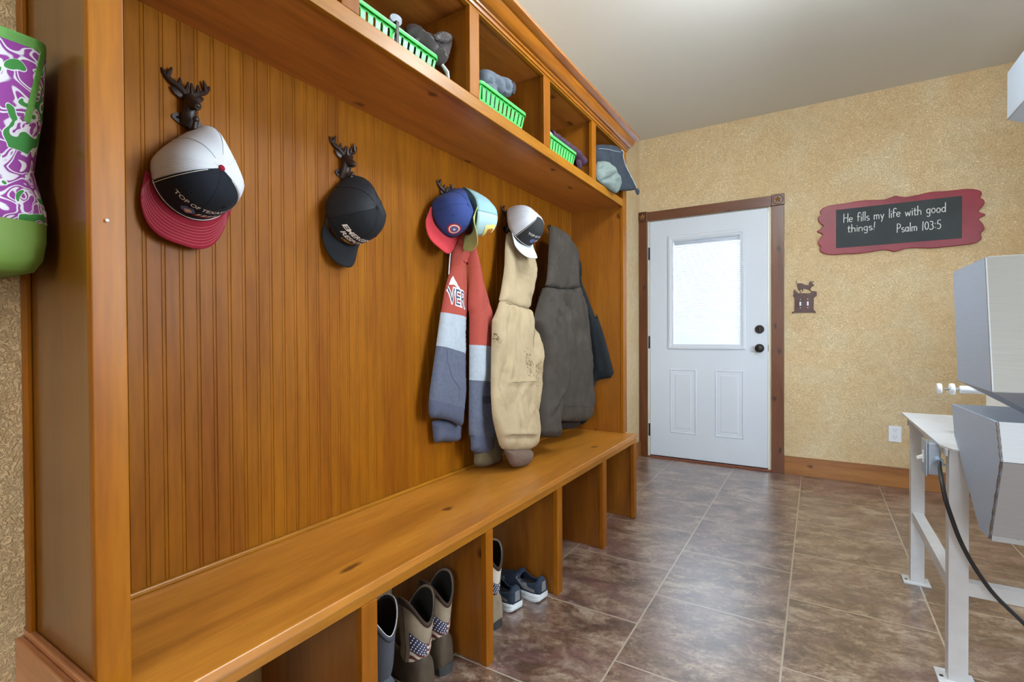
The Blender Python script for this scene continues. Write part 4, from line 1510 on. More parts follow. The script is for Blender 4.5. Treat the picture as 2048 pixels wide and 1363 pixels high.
# --- tan duck canvas work jacket
tj = thing('work_jacket', (.05, -2.33, .485), 'mud-stained tan canvas work jacket with brown ribbed cuff resting on the bench', 'jacket')
panel('far_sleeve', M_OLIVE_F, tj, O['tan_back'], slope(.0, .49, -.03, 1.5), thick=.03, rnd=.04, crumple=.008, seed=5)
hdp = panel('hood', M_TAN_F, tj, O['tan_hood'], off(TP, -.004), thick=.026, rnd=.055, crumple=.012, cs=12, seed=6,
            folds=[(O['tan_fold4'], .014, .02), ([(-2.29, 1.5), (-2.30, 1.24)], -.010, .03), ([(-2.20, 1.52), (-2.12, 1.40)], .008, .02)])
bod = panel('sleeve_and_body', M_TAN_F, tj, O['tan_body'], TP, thick=.030, rnd=.06, crumple=.014, cs=12, seed=7, step=.010,
            folds=[(O['tan_fold1'], -.016, .018), ([(p[0] + .03, p[1]) for p in O['tan_fold1']], .010, .022), (O['tan_fold2'], -.016, .016), (O['tan_fold3'], .008, .010), (O['tan_fold5'], .010, .012),
                   ([(-2.58, .64), (-2.34, .598)], -.008, .012), ([(-2.42, .80), (-2.33, .86)], .006, .014), ([(-2.36, .70), (-2.27, .76)], .006, .014)])
cf = MB()
pillow(cf, O['tan_cuff'], slope(.123, .49, .08, 1), thick=.032, rnd=.05, folds=[([(-2.565 + .0125 * k * 1.35, .585), (-2.505 + .0085 * k * 1.35, .47)], .0035, .0032) for k in range(14)], step=.006, seed=8)
cf.build('ribbed_cuff', M_TANRIB, tj, True)
bvj = bvh_of(bod)
bvh_ = bvh_of(hdp)
sm = MB()
seamline(sm, [(-2.44, 1.209), (-2.215, 1.19)], TP, bvj, rad=.0016)
seamline(sm, O['tan_fold3'], TP, bvj, rad=.0010)
seamline(sm, O['tan_fold2'], TP, bvj, rad=.0012)
seamline(sm, [(-2.565, .650), (-2.345, .612)], TP, bvj, rad=.0012)
sm.build('seam', M_OLIVE_F, tj, True)
st = MB()
rs = random.Random(3)
for line, n, w in ((O['tan_dirt'], 130, .034), (O['tan_dirt2'], 60, .026), (O['tan_dirt3'], 40, .022)):
    for k in range(n):
        t = rs.random() * (len(line) - 1)
        i = min(int(t), len(line) - 2)
        p = Vector(line[i]).lerp(Vector(line[i + 1]), t - i)
        r = .0011 + .0038 * rs.random() ** 3
        a = rs.random() * 6.28
        pts = [((r * (1 + .5 * rs.random())) * math.cos(2 * math.pi * q / 9), (r * (.5 + .5 * rs.random())) * math.sin(2 * math.pi * q / 9)) for q in range(9)]
        wrap(st, (pts + [(0, 0)], [(q, (q + 1) % 9, 9) for q in range(9)]), bvj, (0, p.x + rs.gauss(0, w * .5), p.y + rs.gauss(0, w * .6)), (0, math.cos(a), math.sin(a)), (0, -math.sin(a), math.cos(a)), (-1, 0, 0), 1.0, .0008)
tag(st.build('mud_spots', M_STAIN_F, tj, False), kind='stuff')

# --- charcoal hooded work jacket
dj = thing('work_jacket', (.05, -1.85, .56), 'charcoal brown hooded canvas work jacket on the far hook of the beadboard', 'jacket')
panel('lining_hem', M_CHAR_D, dj, O['dark_back'], slope(.05, .5, 0, 1.6), thick=.02, rnd=.03, crumple=.004, seed=9)
body = panel('body', M_CHAR_F, dj, O['dark_body'], DP, thick=.024, rnd=.06, crumple=.016, cs=13, seed=10, step=.011,
             folds=[(O['dark_f1'], -.012, .02), (O['dark_f3'], -.014, .02), ([(-1.70, 1.3), (-1.62, 1.0), (-1.60, .7)], .008, .05), (O['dark_hem'], -.004, .006)])
hood = panel('hood', M_CHAR_F, dj, O['dark_hood'], off(DP, .010), thick=.028, rnd=.05, crumple=.014, cs=13, seed=11,
             folds=[(O['dark_f1'][:3], -.020, .022), (O['dark_f2'], -.010, .018), ([(-1.80, 1.62), (-1.74, 1.45), (-1.75, 1.33)], .012, .035)])
sle = panel('sleeve', M_CHAR_F, dj, O['dark_sleeve'], DS, thick=.042, rnd=.035, crumple=.015, cs=14, seed=12,
            folds=[([(-2.10, 1.25), (-2.03, 1.18), (-1.95, 1.20)], .009, .014), ([(-2.08, 1.15), (-1.99, 1.08)], .007, .012), ([(-2.16, .72), (-2.06, .78)], .012, .014), ([(-2.22, .66), (-2.10, .70)], -.010, .012),
                   ([(-2.25, .61), (-2.12, .60)], .006, .010)])
sm = MB()
seamline(sm, O['dark_hem'], DP, bvh_of(body), rad=.0012)
seamline(sm, O['dark_hoodseam'], off(DP, .02), bvh_of(hood), rad=.0014)
sm.build('seam', M_CHAR_D, dj, True)

# --- black jacket flat against the far end panel
kj = thing('softshell_jacket', (.06, -1.50, .66), 'black jacket behind the charcoal one, hanging against the far wooden end panel', 'jacket')
KX = XZ(-1.482)
panel('body', M_BLK_F, kj, O['black'], KX, thick=.016, rnd=.04, crumple=.004, seed=13, step=.012, back=.1,
      folds=[([(.05, 1.25), (.12, .85)], .006, .02), ([(.02, 1.3), (.06, .85)], -.004, .016)])
panel('collar', M_BLK_F, kj, [(-.03, 1.44), (-.045, 1.50), (-.03, 1.54), (-.005, 1.52), (.002, 1.46), (.0, 1.42)], KX, thick=.014, rnd=.02, crumple=.003, seed=14, back=.1)
panel('sleeve_end', M_BLK_F, kj, [(-.06, .505), (-.062, .60), (-.03, .74), (.04, .74), (.045, .60), (.03, .52)], XZ(-1.49), thick=.02, rnd=.03, crumple=.004, seed=15, back=.1)

# ================================================================== CUBBY BASKETS AND CLOTHES
def basket(y0, y1, xf, label, h=.085, dx=.20, tilt=0.0):
    """green slotted plastic basket standing on the cubby floor; xf = front rim"""
    z0 = ZR1 - .001
    rt = thing('plastic_basket', ((xf - dx / 2), (y0 + y1) / 2, z0), label, 'basket', 'green plastic baskets in the upper cubbies')
    ins = .014
    body = MB()

    def wall(A, B, a, b, n):
        """slotted wall between bottom edge a-b and top edge A-B, outward normal n"""
        A, B, a, b, n = Vector(A), Vector(B), Vector(a), Vector(b), Vector(n)
        L = (B - A).length
        k = max(4, int(L / .0265))
        P = lambda u, v: a.lerp(b, u).lerp(A.lerp(B, u), v)
        th = .0022
        def slab_(u0, u1, v0, v1):
            q = [P(u0, v0), P(u1, v0), P(u1, v1), P(u0, v1)]
            body.add(q + [p - n * th for p in q], [(0, 1, 2, 3), (7, 6, 5, 4), (0, 4, 5, 1), (1, 5, 6, 2), (2, 6, 7, 3), (3, 7, 4, 0)])
        for (va, vb) in ((0, .10), (.28, .36), (.86, 1)):
            slab_(0, 1, va, vb)
        for i in range(k + 1):
            w = .32 / k
            c = i / k
            slab_(max(0, c - w), min(1, c + w), 0, 1)
        # rounded tops of the upper slots
        for i in range(k):
            c = (i + .5) / k
            hw = .5 / k - .32 / k
            for s in (-1, 1):
                tri = [P(c + s * hw, .86), P(c + s * hw, .80), P(c + s * hw * .45, .86)]
                body.add(tri + [p - n * th for p in tri], [(0, 1, 2), (5, 4, 3), (0, 3, 4, 1), (1, 4, 5, 2), (2, 5, 3, 0)])
    zt = z0 + h
    xb = xf - dx
    T = [(xf, y0, zt), (xf, y1, zt), (xb, y1, zt), (xb, y0, zt)]
    Bm = [(xf - ins, y0 + ins, z0 + .002), (xf - ins, y1 - ins, z0 + .002), (xb + ins, y1 - ins, z0 + .002), (xb + ins, y0 + ins, z0 + .002)]
    for i, n in enumerate(((1, 0, 0), (0, 1, 0), (-1, 0, 0), (0, -1, 0))):
        wall(T[i], T[(i + 1) % 4], Bm[i], Bm[(i + 1) % 4], n)
    body.build('slotted_wall', M_GREEN, rt, False)
    MB().box(xb + ins, xf - ins, y0 + ins, y1 - ins, z0, z0 + .003).build('basket_floor', M_GREEN, rt, False)
    rim = MB()
    outer = rrect((xf + xb) / 2, (y0 + y1) / 2, dx / 2 + .007, (y1 - y0) / 2 + .007, .022)
    inner = rrect((xf + xb) / 2, (y0 + y1) / 2, dx / 2 - .003, (y1 - y0) / 2 - .003, .018)
    rim.loft([[(x, y, zt - .010) for x, y in outer], [(x, y, zt + .001) for x, y in outer], [(x, y, zt + .003) for x, y in inner], [(x, y, zt - .004) for x, y in inner]], False, False)
    rim.build('rim', M_GREEN, rt, True, solid=.0015)
    return rt


def crumpled(name, mat, parent, c, r, amp=.25, ns=9, seed=0, seg=40, flat=1.0):
    """a soft wad of cloth: big folds running through a rounded bundle"""
    mb = MB()
    c = Vector(c)
    h = seg // 2
    rings = []
    for i in range(1, h):
        th = math.pi * i / h
        ring = []
        for k in range(seg):
            ph = 2 * math.pi * k / seg
            d = Vector((math.sin(th) * math.cos(ph), math.sin(th) * math.sin(ph), math.cos(th)))
            q = d * ns * .25 + Vector((seed * 5.1, seed * 1.7, 0))
            f = 1 + amp * (1 - abs(noise.noise(q)) * 2.6) * .8 + amp * .5 * noise.noise(q * 2.7) + amp * .25 * noise.noise(q * 6)
            p = Vector((d.x * r[0], d.y * r[1], d.z * r[2])) * f
            p.z = max(p.z, -r[2] * flat)
            ring.append(c + p)
        rings.append(ring)
    mb.loft(rings)
    return mb.build(name, mat, parent, True, angle=180)


basket(-3.425, -3.095, .205, 'bright green slotted plastic basket below the grey lens cap, nearest in view')
basket(-2.905, -2.590, .238, 'bright green slotted plastic basket holding grey fleece')
basket(-2.395, -2.085, .232, 'bright green slotted plastic basket with the plum quilted roll on it')
# grey-brown jacket tumbling out of the first basket
gj = thing('nylon_jacket', (.10, -3.12, ZR1 + .03), 'crumpled grey-brown nylon jacket spilling out of the nearest green basket', 'jacket')
crumpled('bundle', M_BROWNJ, gj, (.112, -3.16, ZR1 + .088), (.075, .105, .050), .30, 10, 1)
fl = MB()
pillow(fl, O['nyl'], slope(.20, 1.86, .17, 2.1), thick=.028, rnd=.035,
       folds=[([(-3.20, 1.99), (-3.12, 1.985), (-3.05, 1.945)], .014, .012), ([(-3.15, 2.005), (-3.08, 1.99)], -.014, .010), ([(-3.10, 1.97), (-3.03, 2.05)], -.012, .010), ([(-3.06, 1.95), (-3.02, 2.03)], .010, .009)], crumple=.012, cs=24, step=.007, seed=21)
fl.build('draped_front', M_BROWNJ, gj, True)
fl = MB()
pillow(fl, O['nyl_flap'], slope(.222, 1.86, .207, 2.1), thick=.010, rnd=.015, folds=[([(-3.11, 1.998), (-3.03, 2.045)], -.010, .006)], crumple=.006, cs=24, step=.006, seed=22)
fl.build('collar_flap', M_BROWNJ, gj, True)
fl = MB().tube([(.205, -3.07, 1.935), (.214, -3.055, 1.915), (.214, -3.05, 1.897), (.208, -3.062, 1.884)], [.005, .007, .006, .003], 10)
fl.build('elastic_cuff', M_CREAM_K, gj, True)
# round grey cap of a torch standing up behind the rim, with its strap over the rim
tc = thing('flashlight', (.17, -3.262, ZR1 + .06), 'light grey round flashlight head poking up out of the nearest green basket', 'flashlight')
ax = Vector((.75, -.45, .30))
MB().disc(Vector((.192, -3.262, 1.980)) - ax * .05, ax, .0165, .05, 26).build('barrel', M_BROWNJ, tc, True)
MB().disc((.190, -3.262, 1.979), ax, .0185, .007, 28, .017).build('head', M_LENS, tc, True)
MB().box(.212, .2145, -3.283, -3.273, ZR1 + .028, ZR1 + .098).box(.19, .2145, -3.283, -3.273, ZR1 + .0965, ZR1 + .0985).build('strap', M_BROWNJ, tc, False)
# grey fleece
gf = thing('fleece_jacket', (.12, -2.72, ZR1 + .03), 'folded grey fleece lying in the second green basket', 'jacket')
crumpled('bundle', M_FLEECE, gf, (.125, -2.775, ZR1 + .105), (.080, .085, .060), .22, 9, 4)
fl = MB()
pillow(fl, O['fle'], slope(.195, 1.86, .175, 2.1), thick=.035, rnd=.04, folds=[(O['fle_f'], -.022, .010), ([(-2.79, 2.04), (-2.74, 2.01)], -.010, .012)], crumple=.008, cs=22, step=.007, seed=23)
fl.build('rolled_sleeve', M_FLEECE, gf, True)
MB().ball((.205, -2.632, 2.045), .012, .020, .026, 14, None, .3, 40).build('sleeve_opening', M_FLEECE_D, gf, True)
# knit and plum quilted roll
kb = thing('knit_hat', (.14, -2.34, ZR1 + .04), 'pale grey knitted hat at the near end of the third basket', 'hat')
crumpled('knit', M_CREAM_K, kb, (.172, -2.322, ZR1 + .098), (.045, .040, .034), .15, 10, 9)
pr = thing('quilted_vest', (.18, -2.1, ZR1 + .05), 'rolled plum quilted vest lying across the third green basket', 'vest')
rp = []
for i in range(22):
    t = i / 21
    c = Vector((.175 + .02 * t, -2.285 + .335 * t, ZR1 + .122 - .012 * t - .020 * max(0, t - .8) * 5))
    rp.append([c + Vector((math.cos(a) * (.040 + .003 * math.sin(i * 1.9)), 0, math.sin(a) * (.024 + .003 * math.sin(i * 1.9 + 1)))) for a in [2 * math.pi * k / 18 for k in range(18)]])
MB().loft(rp).build('roll', M_PURPLE, pr, True)
fl = MB()
pillow(fl, [(-2.00, 1.975), (-1.955, 1.968), (-1.955, 1.92), (-1.962, 1.895), (-1.985, 1.91), (-2.01, 1.94)], YZ(.20), thick=.016, rnd=.02, crumple=.004, step=.008, seed=25)
fl.build('hanging_edge', M_PURPLE, pr, True)
# last cubby: blue-charcoal zip jacket hanging out over the front, and a sage bundle
SL = lambda a, b, d: (.205 + .28 * (a + 1.86) + d, a, b)
SG = lambda a, b, d: (.235 + .28 * (a + 1.86) + d, a, b)
zj = thing('zip_jacket', (.30, -1.65, ZR1), 'charcoal blue zip jacket hanging out of the last cubby past the end of the locker', 'jacket')
zb_ = panel('body', M_INDIGO, zj, O['cubby_jacket'], off(SL, -.004), thick=.014, rnd=.03, crumple=.010, cs=14, seed=31, step=.009,
            folds=[([(-1.79, 2.07), (-1.66, 2.095), (-1.58, 2.095)], .008, .007), ([(-1.78, 2.0), (-1.68, 2.05)], .008, .012), ([(-1.60, 2.06), (-1.50, 1.95)], -.005, .014)])
panel('hem_tab', M_INDIGO, zj, O['cubby_tail'], SL, thick=.010, rnd=.012, step=.006, seed=32)
zp = MB()
seamline(zp, [(-1.590, 2.110), (-1.562, 2.066), (-1.530, 2.018), (-1.486, 1.972), (-1.440, 1.930)], SL, bvh_of(zb_), rad=.0022)
seamline(zp, [(-1.785, 2.066), (-1.69, 2.084), (-1.60, 2.092)], SL, bvh_of(zb_), rad=.0012)
zp.build('zipper', M_GREY_F, zj, True)
MB().box(-.02, .18, -1.87, -1.56, ZR1, ZR1 + .03).box(.0, .17, -1.86, -1.62, ZR1 + .03, ZR1 + .17).build('folded_bulk', M_INDIGO, zj, True, bevel=.02)
sg = thing('clothing_bundle', (.2, -1.68, ZR1), 'sage green bundled cloth stuffed into the last cubby in front of the blue jacket', 'clothes')
panel('bundle', M_SAGE, sg, O['sage'], SG, thick=.030, rnd=.05, crumple=.012, cs=18, seed=33, step=.008,
      folds=[(O['sage_f1'], -.020, .010), (O['sage_f2'], -.018, .010), (O['sage_f3'], -.014, .010), (O['sage_f4'], .010, .014), ([(-1.74, 1.985), (-1.68, 1.965)], -.010, .008), ([(-1.70, 1.93), (-1.66, 1.90)], .008, .008)])

# ================================================================== FOOTWEAR
def xf2(o, ang):
    """local boot frame: +u = toe direction (angle from +x), v = to its left"""
    ca, sa = math.cos(R(ang)), math.sin(R(ang))
    return lambda u, v, z: (o[0] + u * ca - v * sa, o[1] + u * sa + v * ca, z)


def boot(name, label, heel, ang, leather, shaft_mat, Lb=.265, hgt=.300, flag=False, trim=M_TRIMBR, lean=0.0, welt=True, ws=.86):
    X1 = xf2(heel, ang)
    X = lambda u, v, z: X1(u, v * ws, z)
    rt = thing(name, (heel[0], heel[1], 0), label, 'boot', 'western boots under the bench')
    n = 28
    # sole and heel
    so = MB()
    out = []
    for k in range(40):
        t = 2 * math.pi * k / 40
        u = Lb / 2 + Lb / 2 * math.cos(t)
        w = .044 + .007 * math.sin((u / Lb) * 2.6 - .35)
        out.append((u, w * math.copysign(abs(math.sin(t)) ** .62, math.sin(t))))
    so.loft([[X(u, v, .012 if u > .085 else .022) for u, v in out], [X(u * 1.004, v * 1.05, .026 + (.008 if u > .2 else 0)) for u, v in out]])
    so.build('sole', M_SOLE, rt, True)
    he = MB()
    hp = [(.004, -.033), (-.006, -.020), (-.009, .0), (-.006, .020), (.004, .033), (.05, .040), (.080, .040), (.080, -.040), (.05, -.040)]
    he.loft([[X(u, v, 0) for u, v in hp], [X(u, v * 1.04, .030) for u, v in hp]])
    MB().loft([[X(.095 + (u - .095) * 1.0, v, 0.0) for u, v in [(q[0], q[1]) for q in out if q[0] > .10]], [X(u, v, .014) for u, v in [q for q in out if q[0] > .10]]]).build('fore_sole', M_SOLE, rt, True)
    he.build('heel', M_SOLE, rt, True)
    # foot: cross-sections from the heel to the toe
    ft = MB()
    rings = []
    for u, w, zt, z0 in ((-.004, .026, .092, .028), (.004, .038, .122, .026), (.04, .046, .140, .026), (.075, .046, .140, .026), (.105, .037, .118, .026), (.135, .040, .094, .026), (.165, .044, .078, .027),
                         (.195, .046, .068, .029), (.222, .042, .060, .031), (.245, .032, .052, .033), (.258, .018, .046, .035), (.263, .006, .041, .037)):
        u *= Lb / .265
        ring = []
        for k in range(n):
            a = 2 * math.pi * k / n
            c, s = math.cos(a), math.sin(a)
            v = w * math.copysign(abs(c) ** .75, c)
            z = (z0 + (zt - z0) * max(0, s) ** .8) if s > 0 else z0
            ring.append(X(u, v, z))
        rings.append(ring)
    ft.loft(rings)
    ft.build('foot', leather, rt, True, angle=70)
    if welt:
        wl = MB()
        wl.tube([X(u * 1.002, v * 1.07, .0335 + (.005 if u > .2 else 0)) for u, v in out + out[:1]], .0024, 5)
        wl.build('welt', M_WELT, rt, True)
    # shaft with a V dip front and back
    def S(a, t):
        """a = 0 faces the toe"""
        zt = hgt - .060 * max(0, math.cos(a)) ** 3.0 - .062 * max(0, -math.cos(a)) ** 2.6 + .012 * math.sin(a) ** 2
        z = .085 + (zt - .085) * t
        h = (z - .085) / (hgt - .085)
        ru = .046 + .016 * h + .006 * math.sin(h * 3.1) * 0
        rv = .036 + .022 * h
        cu = .052 - .004 * h + .012 * max(0, 1 - h * 4)
        w = 1 + .03 * noise.noise(Vector((a * 1.2, h * 5, heel[1] * 7)))
        return X(cu + ru * math.cos(a) * w + lean * h, rv * math.sin(a) * w, z)
    sh = MB()
    nt = 14
    sh.loft([[S(2 * math.pi * k / 36, j / nt) for k in range(36)] for j in range(nt + 1)], False, False)
    sho = sh.build('shaft', shaft_mat, rt, True, solid=.004, angle=70)
    ln = MB()
    ln.loft([[tuple(Vector(X(.05, 0, 0)).to_3d() * 0 + Vector(S(2 * math.pi * k / 36, t)).lerp(Vector(X(.052 + lean * t, 0, Vector(S(2 * math.pi * k / 36, t)).z)), .09)) for k in range(36)] for t in (.3, .6, .97)], True, False)
    ln.build('lining', M_BOOTIN, rt, True)
    cl = MB()
    up = lambda p, d: (p[0], p[1], p[2] + d)
    o_ = lambda k, t, e: tuple(Vector(S(2 * math.pi * k / 36, t)) + (Vector(S(2 * math.pi * k / 36, t)) - Vector(X(.052, 0, Vector(S(2 * math.pi * k / 36, t)).z))).normalized() * e)
    cl.loft([[o_(k, .90, .0028) for k in range(36)], [o_(k, .95, .0034) for k in range(36)], [o_(k, 1.0, .0034) for k in range(36)]], False, False)
    cl.build('collar_trim', trim, rt, True, solid=.0015)
    pt = MB()
    pt.tube([o_(k, 1.0, .001) for k in range(37)], .0016, 5)
    pt.build('top_piping', M_PIPING if trim is not M_TRIMBR else trim, rt, True)
    ss = MB()
    for s in (-1, 1):
        ss.tube([o_(9 * s % 36, t / 12, .0022) for t in range(12)], .0014, 5)
    ss.build('side_seam', trim, rt, True)
    if flag:
        a0, a1 = flag
        g = lambda a, t, e: tuple(Vector(S(a, t)) + (Vector(S(a, t)) - Vector(X(.052, 0, Vector(S(a, t)).z))).normalized() * e)
        cm = MB()
        na, nt2 = 10, 6
        am = a0 + (a1 - a0) * .56
        grid = [[g(a0 + (am - a0) * i / na, .28 + .27 * j / nt2, .0030) for i in range(na + 1)] for j in range(nt2 + 1)]
        cm.loft(grid, False, False, closed=False)
        co = cm.build('canton', M_INK_N, sho, True)
        sr = MB()
        for j in range(5):
            for i in range(6 if j % 2 == 0 else 5):
                sr.ball(g(a0 + (am - a0) * (.09 + .16 * i + (.08 if j % 2 else 0)), .31 + .052 * j, .0036), .0019, seg=6)
        sr.build('stars', M_INK_W, co, True)
        for q in range(9):
            b = MB()
            t0, t1 = .02 + .058 * q, .02 + .058 * (q + 1)
            st_ = a0 if t0 < .27 else am
            row = []
            for tt in (t0, t1):
                row.append([g(st_ + (a1 - st_) * i / 12, tt + .020 * math.sin(i * .9 + q * .3), .0029) for i in range(13)])
            b.loft(row, False, False, closed=False)
            b.build('stripe', M_MAROON if q % 2 == 0 else M_CREAM, sho, True)
    return rt


boot('western_boot', 'worn tan western boot with stars and stripes patch, nearer of the pair under the bench', (.258, -3.222), 172, M_BOOTBR, M_SUEDE, flag=(1.9, 4.0), hgt=.285)
boot('western_boot', 'worn tan western boot with stars and stripes patch, beside the knotty divider', (.240, -3.108), 173, M_BOOTBR, M_SUEDE, flag=(1.9, 4.0), hgt=.285)
boot('western_boot', 'slate grey boot with white piping half hidden behind the bench stile', (.235, -3.352), 177, M_GBOOT, M_GBOOT, trim=M_GBOOT, hgt=.305)
boot('western_boot', 'cream boot with maroon stripes peeking out left of the navy sneakers', (.245, -2.822), 172, M_SUEDE, M_CREAM, flag=(2.2, 4.2), hgt=.285)


def sneaker(label, heel, ang, Ls=.275):
    X0 = xf2(heel, ang)
    rt = thing('running_shoe', (heel[0], heel[1], 0), label, 'shoe', 'navy running shoes under the bench')
    X = lambda u, v, z: X0(u * Ls, v, z)
    W = [(0, .026), (.03, .034), (.12, .038), (.25, .037), (.4, .037), (.55, .041), (.7, .047), (.82, .046), (.92, .036), (.98, .020), (1.0, .008)]

    def wd(u):
        for (a, x), (b, y) in zip(W, W[1:]):
            if a <= u <= b:
                return x + (y - x) * (u - a) / (b - a)
        return W[-1][1]
    us = [0, .015, .05, .12, .2, .3, .42, .55, .68, .8, .9, .96, .99, 1.0]
    mid = MB()

    def ring(z0, z1, grow, hz=0):
        pts = [(u, wd(u) * grow) for u in us] + [(u, -wd(u) * grow) for u in reversed(us)]
        return pts
    P = ring(0, 0, 1)
    bot = lambda u: .000 + .030 * max(0, u - .80) / .2 * .8 + .006 * max(0, .06 - u) / .06
    top = lambda u: .036 - .010 * u + .008 * max(0, u - .85) / .15
    lvl = lambda f, g, e: [X((u - .5) * (1 + e * .06) + .5 - (.035 if u < .1 else 0) * e, v * (1 + e), bot(u) + (top(u) - bot(u)) * f) for u, v in P]
    mid.loft([lvl(.0, 0, .02), lvl(.12, 0, .10), lvl(.42, 0, .14), lvl(.50, 0, .09), lvl(.58, 0, .13), lvl(.9, 0, .07), lvl(1.0, 0, -.02)])
    mid.build('midsole', M_SNKW, rt, True, angle=50)
    so = MB()
    so.loft([lvl(-.02, 0, -.02), lvl(.05, 0, .02)])
    so.build('outsole', M_SOLE, rt, True)
    # upper: stations x arc
    st = [(0.0, .082), (.02, .090), (.06, .092), (.12, .080), (.2, .072), (.28, .074), (.36, .086), (.42, .090), (.5, .080), (.6, .068), (.7, .059), (.8, .053), (.9, .046), (.96, .040), (1.0, .032)]
    up = MB()
    na = 20
    rows = []
    for u, h in st:
        row = []
        z0 = top(u) - .004
        w = wd(u) * (.96 if u < .95 else .9)
        hh = h - z0
        for k in range(na + 1):
            a = math.pi * k / na
            c, s = math.cos(a), math.sin(a)
            bulge = 1.0 + .06 * math.sin(a * 2) ** 2
            row.append(X(u, w * math.copysign(abs(c) ** .70, c) * bulge * (1 - .20 * s * (1 if u < .4 else .3)), z0 + hh * s ** .75))
        rows.append(row)
    up.loft(rows, False, False, closed=False)
    # open the collar
    keep = []
    for f in up.f:
        j, k = f[0] // (na + 1), f[0] % (na + 1)
        if 2 <= j <= 5 and 5 <= k <= 14:
            continue
        keep.append(f)
    keep.append(tuple(range(na, -1, -1)))
    keep.append(tuple((len(st) - 1) * (na + 1) + k for k in range(na + 1)))
    up.f = keep
    up.mi = [0] * len(keep)
    upo = up.build('upper', M_SNK, rt, True, solid=.004, angle=70)
    inn = MB()
    inn.loft([[X(u, v * .72, .046) for u, v in P if .03 < u < .5], [X(u, v * .72, .048) for u, v in P if .03 < u < .5]])
    inn.build('insole', M_BOOTIN, rt, True)
    bv = bvh_of(upo)
    ca, sa = math.cos(R(ang)), math.sin(R(ang))
    fu = Vector((ca, sa, 0))
    for s in (-1, 1):
        side = Vector((-sa, ca, 0)) * s
        g = MB()
        wrap(g, poly_geo([(.015, .040), (.075, .040), (.115, .070), (.108, .080), (.085, .078), (.052, .052), (.02, .050)], .008), bv, Vector((heel[0], heel[1], 0)) + side * .02, fu, (0, 0, 1), -side, 1.0, .003)
        if g.f:
            g.build('heel_overlay', M_SNKG, rt, False, solid=.001)
        g = MB()
        wrap(g, poly_geo([(.165, .050), (.178, .052), (.196, .068), (.190, .072)], .006), bv, Vector((heel[0], heel[1], 0)) + side * .02, fu, (0, 0, 1), -side, 1.0, .003)
        if g.f:
            g.build('side_stripe', M_SNKG, rt, False, solid=.001)
    g = MB()
    wrap(g, poly_geo([(-.014, .040), (.014, .040), (.012, .078), (-.012, .078)], .008), bv, (heel[0], heel[1], 0), (-sa, ca, 0), (0, 0, 1), tuple(fu), 1.0, .003)
    if g.f:
        g.build('heel_tab', M_SNKG, rt, False, solid=.001)
    tg = MB()
    tg.loft([[X(.36 + .12 * t, (-.018 + .036 * k / 8), .082 + .018 * (1 - t) * (1 - ((k - 4) / 4) ** 2 * .4)) for k in range(9)] for t in (0, .5, 1)], False, False, closed=False)
    tg.build('tongue', M_SNK, rt, True, solid=.004)
    lc = MB()
    for i in range(5):
        u = .44 + .055 * i
        h = .090 - .0085 * i
        lc.tube([X(u, -.026 + .052 * k / 8, h - .010 * abs(k - 4) / 4 * 1.6 + .002) for k in range(9)], .0018, 6)
    lc.build('laces', M_SNK, rt, True)
    return rt


sneaker('navy running shoe with white sole, nearer shoe of the pair under the bench', (.248, -2.690), 167)
sneaker('navy running shoe with white sole, beside the far divider of that bench cubby', (.300, -2.572), 172)

# ================================================================== TOTE BAG
tb = thing('tote_bag', (.06, -4.2, 1.17), 'purple, white and green swirl-print tote bag hanging at the left edge beside the locker', 'bag')
Y1, Y0 = -4.0235, -4.43


def bring(z, x1, ya, yb, r=.022, x0=-.026):
    return [(x, y, z) for x, y in rrect((x0 + x1) / 2, (ya + yb) / 2, (x1 - x0) / 2, (yb - ya) / 2, r, 6)]


lev = [(1.250, .150, Y1), (1.27, .150, Y1 - .001), (1.30, .142, Y1 - .006), (1.335, .136, Y1 - .012), (1.37, .140, Y1 - .009), (1.42, .148, Y1 - .004), (1.47, .153, Y1 - .002), (1.53, .156, Y1)]
b_ = MB()
b_.loft([bring(z, x, Y0, y) for z, x, y in lev], False, False)
bdy = b_.build('printed_body', M_BAG, tb, True, solid=.002, angle=70)
b_ = MB()
b_.loft([bring(z, x, Y0, y, r) for z, x, y, r in ((1.168, .120, Y1 - .03, .03), (1.172, .140, Y1 - .012, .03), (1.19, .150, Y1 - .004, .026), (1.22, .153, Y1 - .001, .022), (1.251, .151, Y1 - .0, .022))], True, False)
b_.build('green_base', M_BAGG, tb, True, angle=70)
b_ = MB()
b_.loft([bring(1.528, .157, Y0, Y1 + .0008), bring(1.545, .158, Y0, Y1 + .0008), bring(1.545, .154, Y0 + .004, Y1 - .003, .02), bring(1.528, .154, Y0 + .004, Y1 - .003, .02)], False, False)
b_.build('rim_binding', M_BAGT, tb, True)
bvb = bvh_of(bdy)
b_ = MB()
wrap(b_, poly_geo([(-4.034, 1.532), (-4.0265, 1.530), (-4.0470, 1.408), (-4.0545, 1.412)], .004), bvb, (.2, 0, 0), (0, 1, 0), (0, 0, 1), (-1, 0, 0), 1.0, .002)
b_.build('webbing_strip', M_BAGT, tb, False, solid=.0015)
b_ = MB()
for x in (.145, -.015):
    b_.tube([(x, -4.33 + .17 * t, 1.50 + .30 * math.sin(math.pi * t) ** .6) for t in [k / 16 for k in range(17)]], .006, 8)
b_.build('handle', M_BAGT, tb, True)

